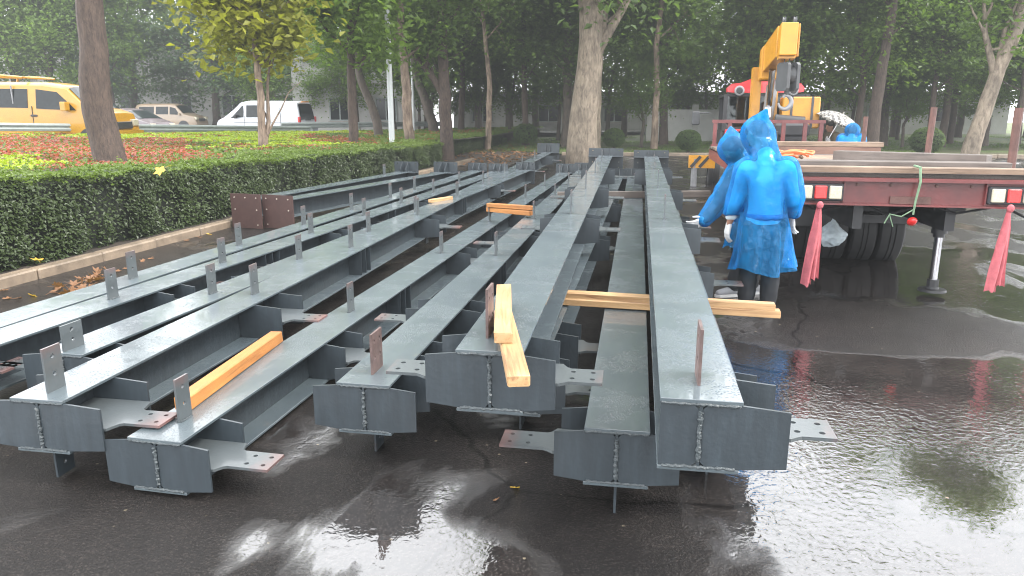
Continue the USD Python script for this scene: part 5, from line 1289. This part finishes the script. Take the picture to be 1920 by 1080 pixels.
def head_mesh(c, fwd, upv, r=.105):
    """Skull, jaw, nose, ears; returns manifolds."""
    fwd = np.asarray(fwd, float) / np.linalg.norm(fwd); upv = np.asarray(upv, float); upv = upv - fwd * (upv @ fwd); upv /= np.linalg.norm(upv); rt_ = np.cross(fwd, upv)
    P = lambda f, u, s: np.asarray(c) + fwd * f * r + upv * u * r + rt_ * s * r
    hs = [m3.Manifold.batch_hull([ball(P(-.15, .25, 0), .88 * r), ball(P(.1, .2, 0), .82 * r), ball(P(.42, -.75, 0), .38 * r), ball(P(.1, -.5, .3), .4 * r), ball(P(.1, -.5, -.3), .4 * r)])]
    hs += chain([P(.86, .12, 0), P(1.04, -.22, 0)], [.09 * r, .14 * r])
    hs += chain([P(.80, .26, .32), P(.80, .26, -.32)], [.12 * r, .12 * r])                    # brow
    hs += chain([P(.80, -.55, .16), P(.80, -.55, -.16)], [.09 * r, .09 * r])                   # lips
    for s in (-1, 1): hs += chain([P(-.02, .15, s * .86), P(-.08, -.2, s * .84)], [.13 * r, .1 * r])
    return hs, P

def worker(label, J, fwd, hood, hem, seed, pull, coat=True):
    """J: joints in the world. Body, clothes, see-through blue raincoat."""
    base = (J['ankle_l'] + J['ankle_r']) / 2 * [1, 1, 0]
    t = thing('person', label, 'person', base)
    Lc = {k: np.asarray(v, float) - base for k, v in J.items()}
    B = lambda *ks: [Lc[k] for k in ks]
    fwd = np.asarray(fwd, float)
    hs, P = head_mesh(Lc['head'], J['face'], Lc['head'] - Lc['neck'])
    body = hs + chain(B('neck', 'head'), [.055, .06]) + chain(B('neck', 'chest', 'waist', 'hip'), [.06, .13, .12, .13])
    for s in 'lr':
        body += chain(B('neck', 'shoulder_' + s, 'elbow_' + s, 'wrist_' + s), [.06, .06, .043, .03])
        body += chain(B('hip', 'hip_' + s, 'knee_' + s, 'ankle_' + s), [.11, .085, .058, .042])
    part(t, 'body', (lambda q: (np.array(q.vertices), np.array(q.faces)))(solid(body, .03, 6)), 'skin_shadow', True)
    q = solid(chain([P(-.2, .42, 0), P(-.25, .1, 0)], [.93 * .105, .9 * .105]) + chain([P(.25, .62, .3), P(.25, .62, -.3)], [.055, .055]), .02, 4)
    part(t, 'hair', (np.array(q.vertices), np.array(q.faces)), 'hair_black', True)
    tr = chain(B('waist', 'hip'), [.135, .15])
    for s in 'lr':
        a = Lc['ankle_' + s] + [0, 0, .02]
        tr += chain([Lc['hip'], Lc['hip_' + s], Lc['knee_' + s], a], [.14, .112, .088, .078])
    part(t, 'trousers', crumple(solid(tr, .025, 6), .02, 9, seed), 'trouser_black', True)
    jk = chain(B('neck', 'chest', 'waist', 'hip'), [.085, .165, .15, .165])
    for s in 'lr': jk += chain(B('chest', 'shoulder_' + s, 'elbow_' + s, 'wrist_' + s), [.13, .088, .066, .05])
    part(t, 'jacket', crumple(solid(jk, .025, 6, cut=Lc['hip'][2] + .0), .018, 8, seed + 1), pull, True)
    for s in 'lr':
        w = Lc['wrist_' + s]; d = w - Lc['elbow_' + s]
        hd = solid(hand(w + d / np.linalg.norm(d) * .0, J.get('hdir_' + s, d), (0, 0, 1), J.get('thumb_' + s, fwd), 1.12), .006, 3)
        part(t, 'glove', (np.array(hd.vertices), np.array(hd.faces)), 'glove_white', True)
        a = Lc['ankle_' + s]; f = J.get('toe_' + s, fwd); f = np.asarray(f, float) * [1, 1, 0]; f /= np.linalg.norm(f)
        g = np.array([a[0], a[1], 0])
        sh = chain([g - f * .07 + [0, 0, .055], g + f * .06 + [0, 0, .055], g + f * .17 + [0, 0, .042]], [.045, .047, .035])
        q = solid(sh + chain([a, g + [0, 0, .06]], [.045, .05]), .012, 3); v = np.array(q.vertices); v[:, 2] = np.maximum(v[:, 2], .022)
        shp = part(t, 'shoe', (v, np.array(q.faces)), 'shoe_grey', True)
        sd = np.cross(f, [0, 0, 1])
        so = Polygon([(.0, .0)]).union(Point(0, -.07).buffer(.048)).union(Point(0, .06).buffer(.05)).union(Point(0, .165).buffer(.043)).convex_hull if False else trimesh.path.polygons.Polygon(np.array(Polygon([(x, y) for x, y in [(-.048, -.08), (-.03, -.118), (.03, -.118), (.048, -.08), (.05, .06), (.042, .175), (.015, .21), (-.015, .21), (-.042, .175), (-.05, .06)]]).exterior.coords))
        sv, sf = extrude(so, .028)
        part(shp, 'sole', (sv[:, :1] * sd + sv[:, 1:2] * f + [0, 0, 1] * sv[:, 2:3] + g + [0, 0, .002], sf), 'shoe_white')
    if not coat: return t
    # raincoat: bodice, sleeves, pointed hood; then the loose skirt
    up_c = chain(B('neck', 'chest', 'waist', 'hip'), [.11, .195, .185, .20])
    for s in 'lr':
        w = Lc['wrist_' + s]
        up_c += chain([Lc['chest'], Lc['shoulder_' + s], Lc['elbow_' + s], w], [.16, .115, .09, .066])
    pk = hood['peak'] - base
    up_c += [m3.Manifold.batch_hull([ball(P(-.1, .2, 0), .145), ball(P(.2, .1, 0), .125), ball(P(-.3, .9, 0), .08), ball(Lc['neck'], .10)]), m3.Manifold.batch_hull([ball(P(-.3, .7, 0), .10), ball(P(.1, .6, 0), .09), ball(pk + [0, 0, .045], .012)])]
    top = solid(up_c, .015, 6, cut=Lc['hip'][2] + .06)
    v, n = np.array(top.vertices), np.array(top.vertex_normals)
    rid = lambda sc, sd: (1 - np.abs(2 * meshkit.fbm(v * np.array(sc) + .25 * meshkit.fbm(v * 5, 2, sd + 4)[:, None], 2, sd) - 1) * 2.2).clip(-1, 1)
    pkk = pk + [0, 0, .045]
    calm = np.clip(np.linalg.norm(v - pkk, axis=1) / .22, .05, 1)
    top = (v + n * (calm * (.022 * (meshkit.fbm(v * [5, 5, 1.8], 3, seed) - .5) + .016 * rid((7, 7, 1.7), seed + 2) + .005 * rid((14, 14, 6), seed + 5)))[:, None], np.array(top.faces))
    ring, rows = 110, 44
    a = np.linspace(0, 2 * np.pi, ring + 1)
    side = np.cross(fwd, [0, 0, 1]); side /= np.linalg.norm(side)
    rg = np.random.default_rng(seed)
    G = []
    c0 = Lc['hip'] + [0, 0, .10]
    for i in range(rows):
        k = i / (rows - 1)
        z = c0[2] * (1 - k) + hem['z'] * k
        ce = c0 * (1 - k) + (np.asarray(hem['c']) - base) * k
        rx, ry = .20 * (1 - k) + hem['w'] * k, .18 * (1 - k) + hem['d'] * k
        fold = 1 + (.05 + .20 * k) * np.sin(a * 9 + 1.2 * k + seed) * (.5 + .5 * np.sin(a * 2 + seed)) + (.05 + .09 * k) * (1 - 3.2 * np.abs(meshkit.fbm(np.stack([np.cos(a) * 3, np.sin(a) * 3, 0 * a + k * 1.3 + seed], -1), 3, seed) - .5))
        G.append(np.column_stack([ce[0] + (np.cos(a) * rx * side[0] + np.sin(a) * ry * fwd[0]) * fold, ce[1] + (np.cos(a) * rx * side[1] + np.sin(a) * ry * fwd[1]) * fold, z + .03 * k * np.sin(a * 3 + seed)]))
    G = np.array(G)
    G[:, -1] = G[:, 0]
    sk = grid(G)
    part(t, 'raincoat', join([top, sk]), 'raincoat', True)
    return t

A = np.array
w1 = dict(head=at(1420, 254, 6.98), neck=at(1436, 292, 6.82), chest=at(1438, 338, 6.74), waist=at(1436, 385, 6.74), hip=at(1432, 418, 6.76), hip_l=at(1416, 425, 6.78), hip_r=at(1452, 425, 6.72),
          shoulder_l=at(1402, 318, 6.80), shoulder_r=at(1474, 318, 6.66), elbow_l=at(1382, 375, 6.85), elbow_r=at(1486, 372, 6.66), wrist_l=at(1367, 420, 6.98), wrist_r=at(1484, 405, 6.78),
          knee_l=at(1404, 500, 6.86), knee_r=at(1446, 498, 6.78), ankle_l=at(1398, 566, 6.85), ankle_r=at(1440, 566, 6.80), face=(-.55, .75, -.75), toe_l=(-.75, .5, 0), toe_r=(.25, .8, 0), hdir_l=(-.12, .1, -1), hdir_r=(.1, .1, -1), thumb_l=(-.2, 1, 0), thumb_r=(-.3, 1, 0))
for s in 'lr': w1['ankle_' + s][2] = .095
worker('person in a blue hooded raincoat seen from behind, tallest beside the beams', w1, A([-.35, .94, 0]), {'peak': at(1437, 215, 6.86)}, {'z': .43, 'c': at(1430, 520, 6.78), 'w': .27, 'd': .22}, 4, 'jacket_pale')
w2 = dict(head=at(1375, 282, 7.35), neck=at(1396, 308, 7.42), chest=at(1402, 348, 7.48), waist=at(1408, 395, 7.50), hip=at(1406, 425, 7.50), hip_l=at(1392, 432, 7.46), hip_r=at(1420, 432, 7.55),
          shoulder_l=at(1380, 325, 7.28), shoulder_r=at(1408, 325, 7.62), elbow_l=at(1352, 374, 7.22), elbow_r=at(1392, 388, 7.6), wrist_l=at(1322, 412, 7.16), wrist_r=at(1385, 440, 7.5),
          knee_l=at(1388, 490, 7.42), knee_r=at(1412, 490, 7.5), ankle_l=at(1376, 540, 7.40), ankle_r=at(1408, 540, 7.5), face=(-.75, -.35, -.62), toe_l=(-.95, -.25, 0), toe_r=(-.9, -.1, 0), hdir_l=(-.8, -.1, -.35), hdir_r=(-.2, 0, -1), thumb_l=(0, -.4, 1), thumb_r=(-1, 0, 0))
for s in 'lr': w2['ankle_' + s][2] = .095
worker('person in a blue raincoat bending forward and reaching towards the beams', w2, A([-.94, -.3, 0]), {'peak': at(1369, 247, 7.40)}, {'z': .50, 'c': at(1396, 505, 7.45), 'w': .23, 'd': .20}, 9, 'trouser_black')

# the two people beyond the truck bed
def by(u, v, Y): return at(u, v, Y)
Y0 = 17.8
c = by(1561, 240, Y0)
def stand(cx, cy, top, fwd, **kw):
    f = A([fwd[0], fwd[1], 0.0]); f /= np.linalg.norm(f); s = A([f[1], -f[0], 0])
    b = A([cx, cy, 0.0]); k = top / 1.72
    J = dict(head=b + f * .06 + [0, 0, 1.58 * k], neck=b + [0, 0, 1.43 * k], chest=b + [0, 0, 1.25 * k], waist=b + [0, 0, 1.05 * k], hip=b + [0, 0, .92 * k], face=tuple(f * 1 + A([0, 0, -.12])))
    for n_, g in (('l', -1), ('r', 1)):
        J['hip_' + n_] = b + s * g * .09 + [0, 0, .88 * k]; J['knee_' + n_] = b + s * g * .1 + f * .02 + [0, 0, .5 * k]; J['ankle_' + n_] = b + s * g * .1 + [0, 0, .095]
        J['shoulder_' + n_] = b + s * g * .18 + [0, 0, 1.38 * k]; J['elbow_' + n_] = b + s * g * .25 - f * .02 + [0, 0, 1.1 * k]; J['wrist_' + n_] = b + s * g * .22 + f * .12 + [0, 0, .9 * k]
        J['thumb_' + n_] = tuple(f)
    J.update(kw)
    return J, f
J, f = stand(c[0], c[1], 1.56, (-1, -.15))
gr = A([c[0] - .16, c[1] - .14, 1.10])
J['elbow_l'] = A([c[0] + .02, c[1] - .27, 1.0]); J['wrist_l'] = gr + [.05, -.02, -.05]; J['hdir_l'] = (-.5, .2, .8); J['thumb_l'] = (-.3, -.3, .8)
worker('bareheaded person in an olive jacket holding a checked umbrella beyond the flatbed', J, f, None, None, 21, 'jacket_olive', coat=False)
um = thing('umbrella', 'black and white checked umbrella held tilted over the person in olive', 'umbrella', gr)
tilt = rot([0, 1, 0], .42) @ rot([1, 0, 0], .10)
Rr, dome_h, hz = .56, .24, .46
rows = []
for i in range(9):
    k = i / 8; th = k * 1.15
    aa = np.linspace(0, 2 * np.pi, 49)
    rad = Rr * math.sin(th) / math.sin(1.15) * (1 - .05 * k * np.abs(np.sin(aa * 4)))
    rows.append(np.column_stack([rad * np.cos(aa), rad * np.sin(aa), hz + dome_h * (math.cos(th) - math.cos(1.15)) / (1 - math.cos(1.15)) - 0 * aa]))
part(um, 'canopy', xf(grid(np.array(rows)), tilt), 'umbrella_check', True)
part(um, 'shaft', xf(cyl((0, 0, -.10), (0, 0, hz + dome_h + .05), .011, 8), tilt), 'chrome')
for i in range(8):
    aa = i * math.pi / 4
    part(um, 'rib', xf(tube([(Rr * math.sin(th) / math.sin(1.15) * math.cos(aa), Rr * math.sin(th) / math.sin(1.15) * math.sin(aa), hz - .008 + dome_h * (math.cos(th) - math.cos(1.15)) / (1 - math.cos(1.15))) for th in np.linspace(.05, 1.15, 7)], .004, 4), tilt), 'dark_grey')
c = by(1597, 258, 16.2)
J, f = stand(c[0], c[1], 1.52, (.35, .93))
b = A([c[0], c[1], 0])
worker('person in a blue raincoat with hood up, seen from behind beside the umbrella', J, f, {'peak': b + [0, .02, 1.50]}, {'z': .5, 'c': b, 'w': .3, 'd': .26}, 33, 'jacket_pale')
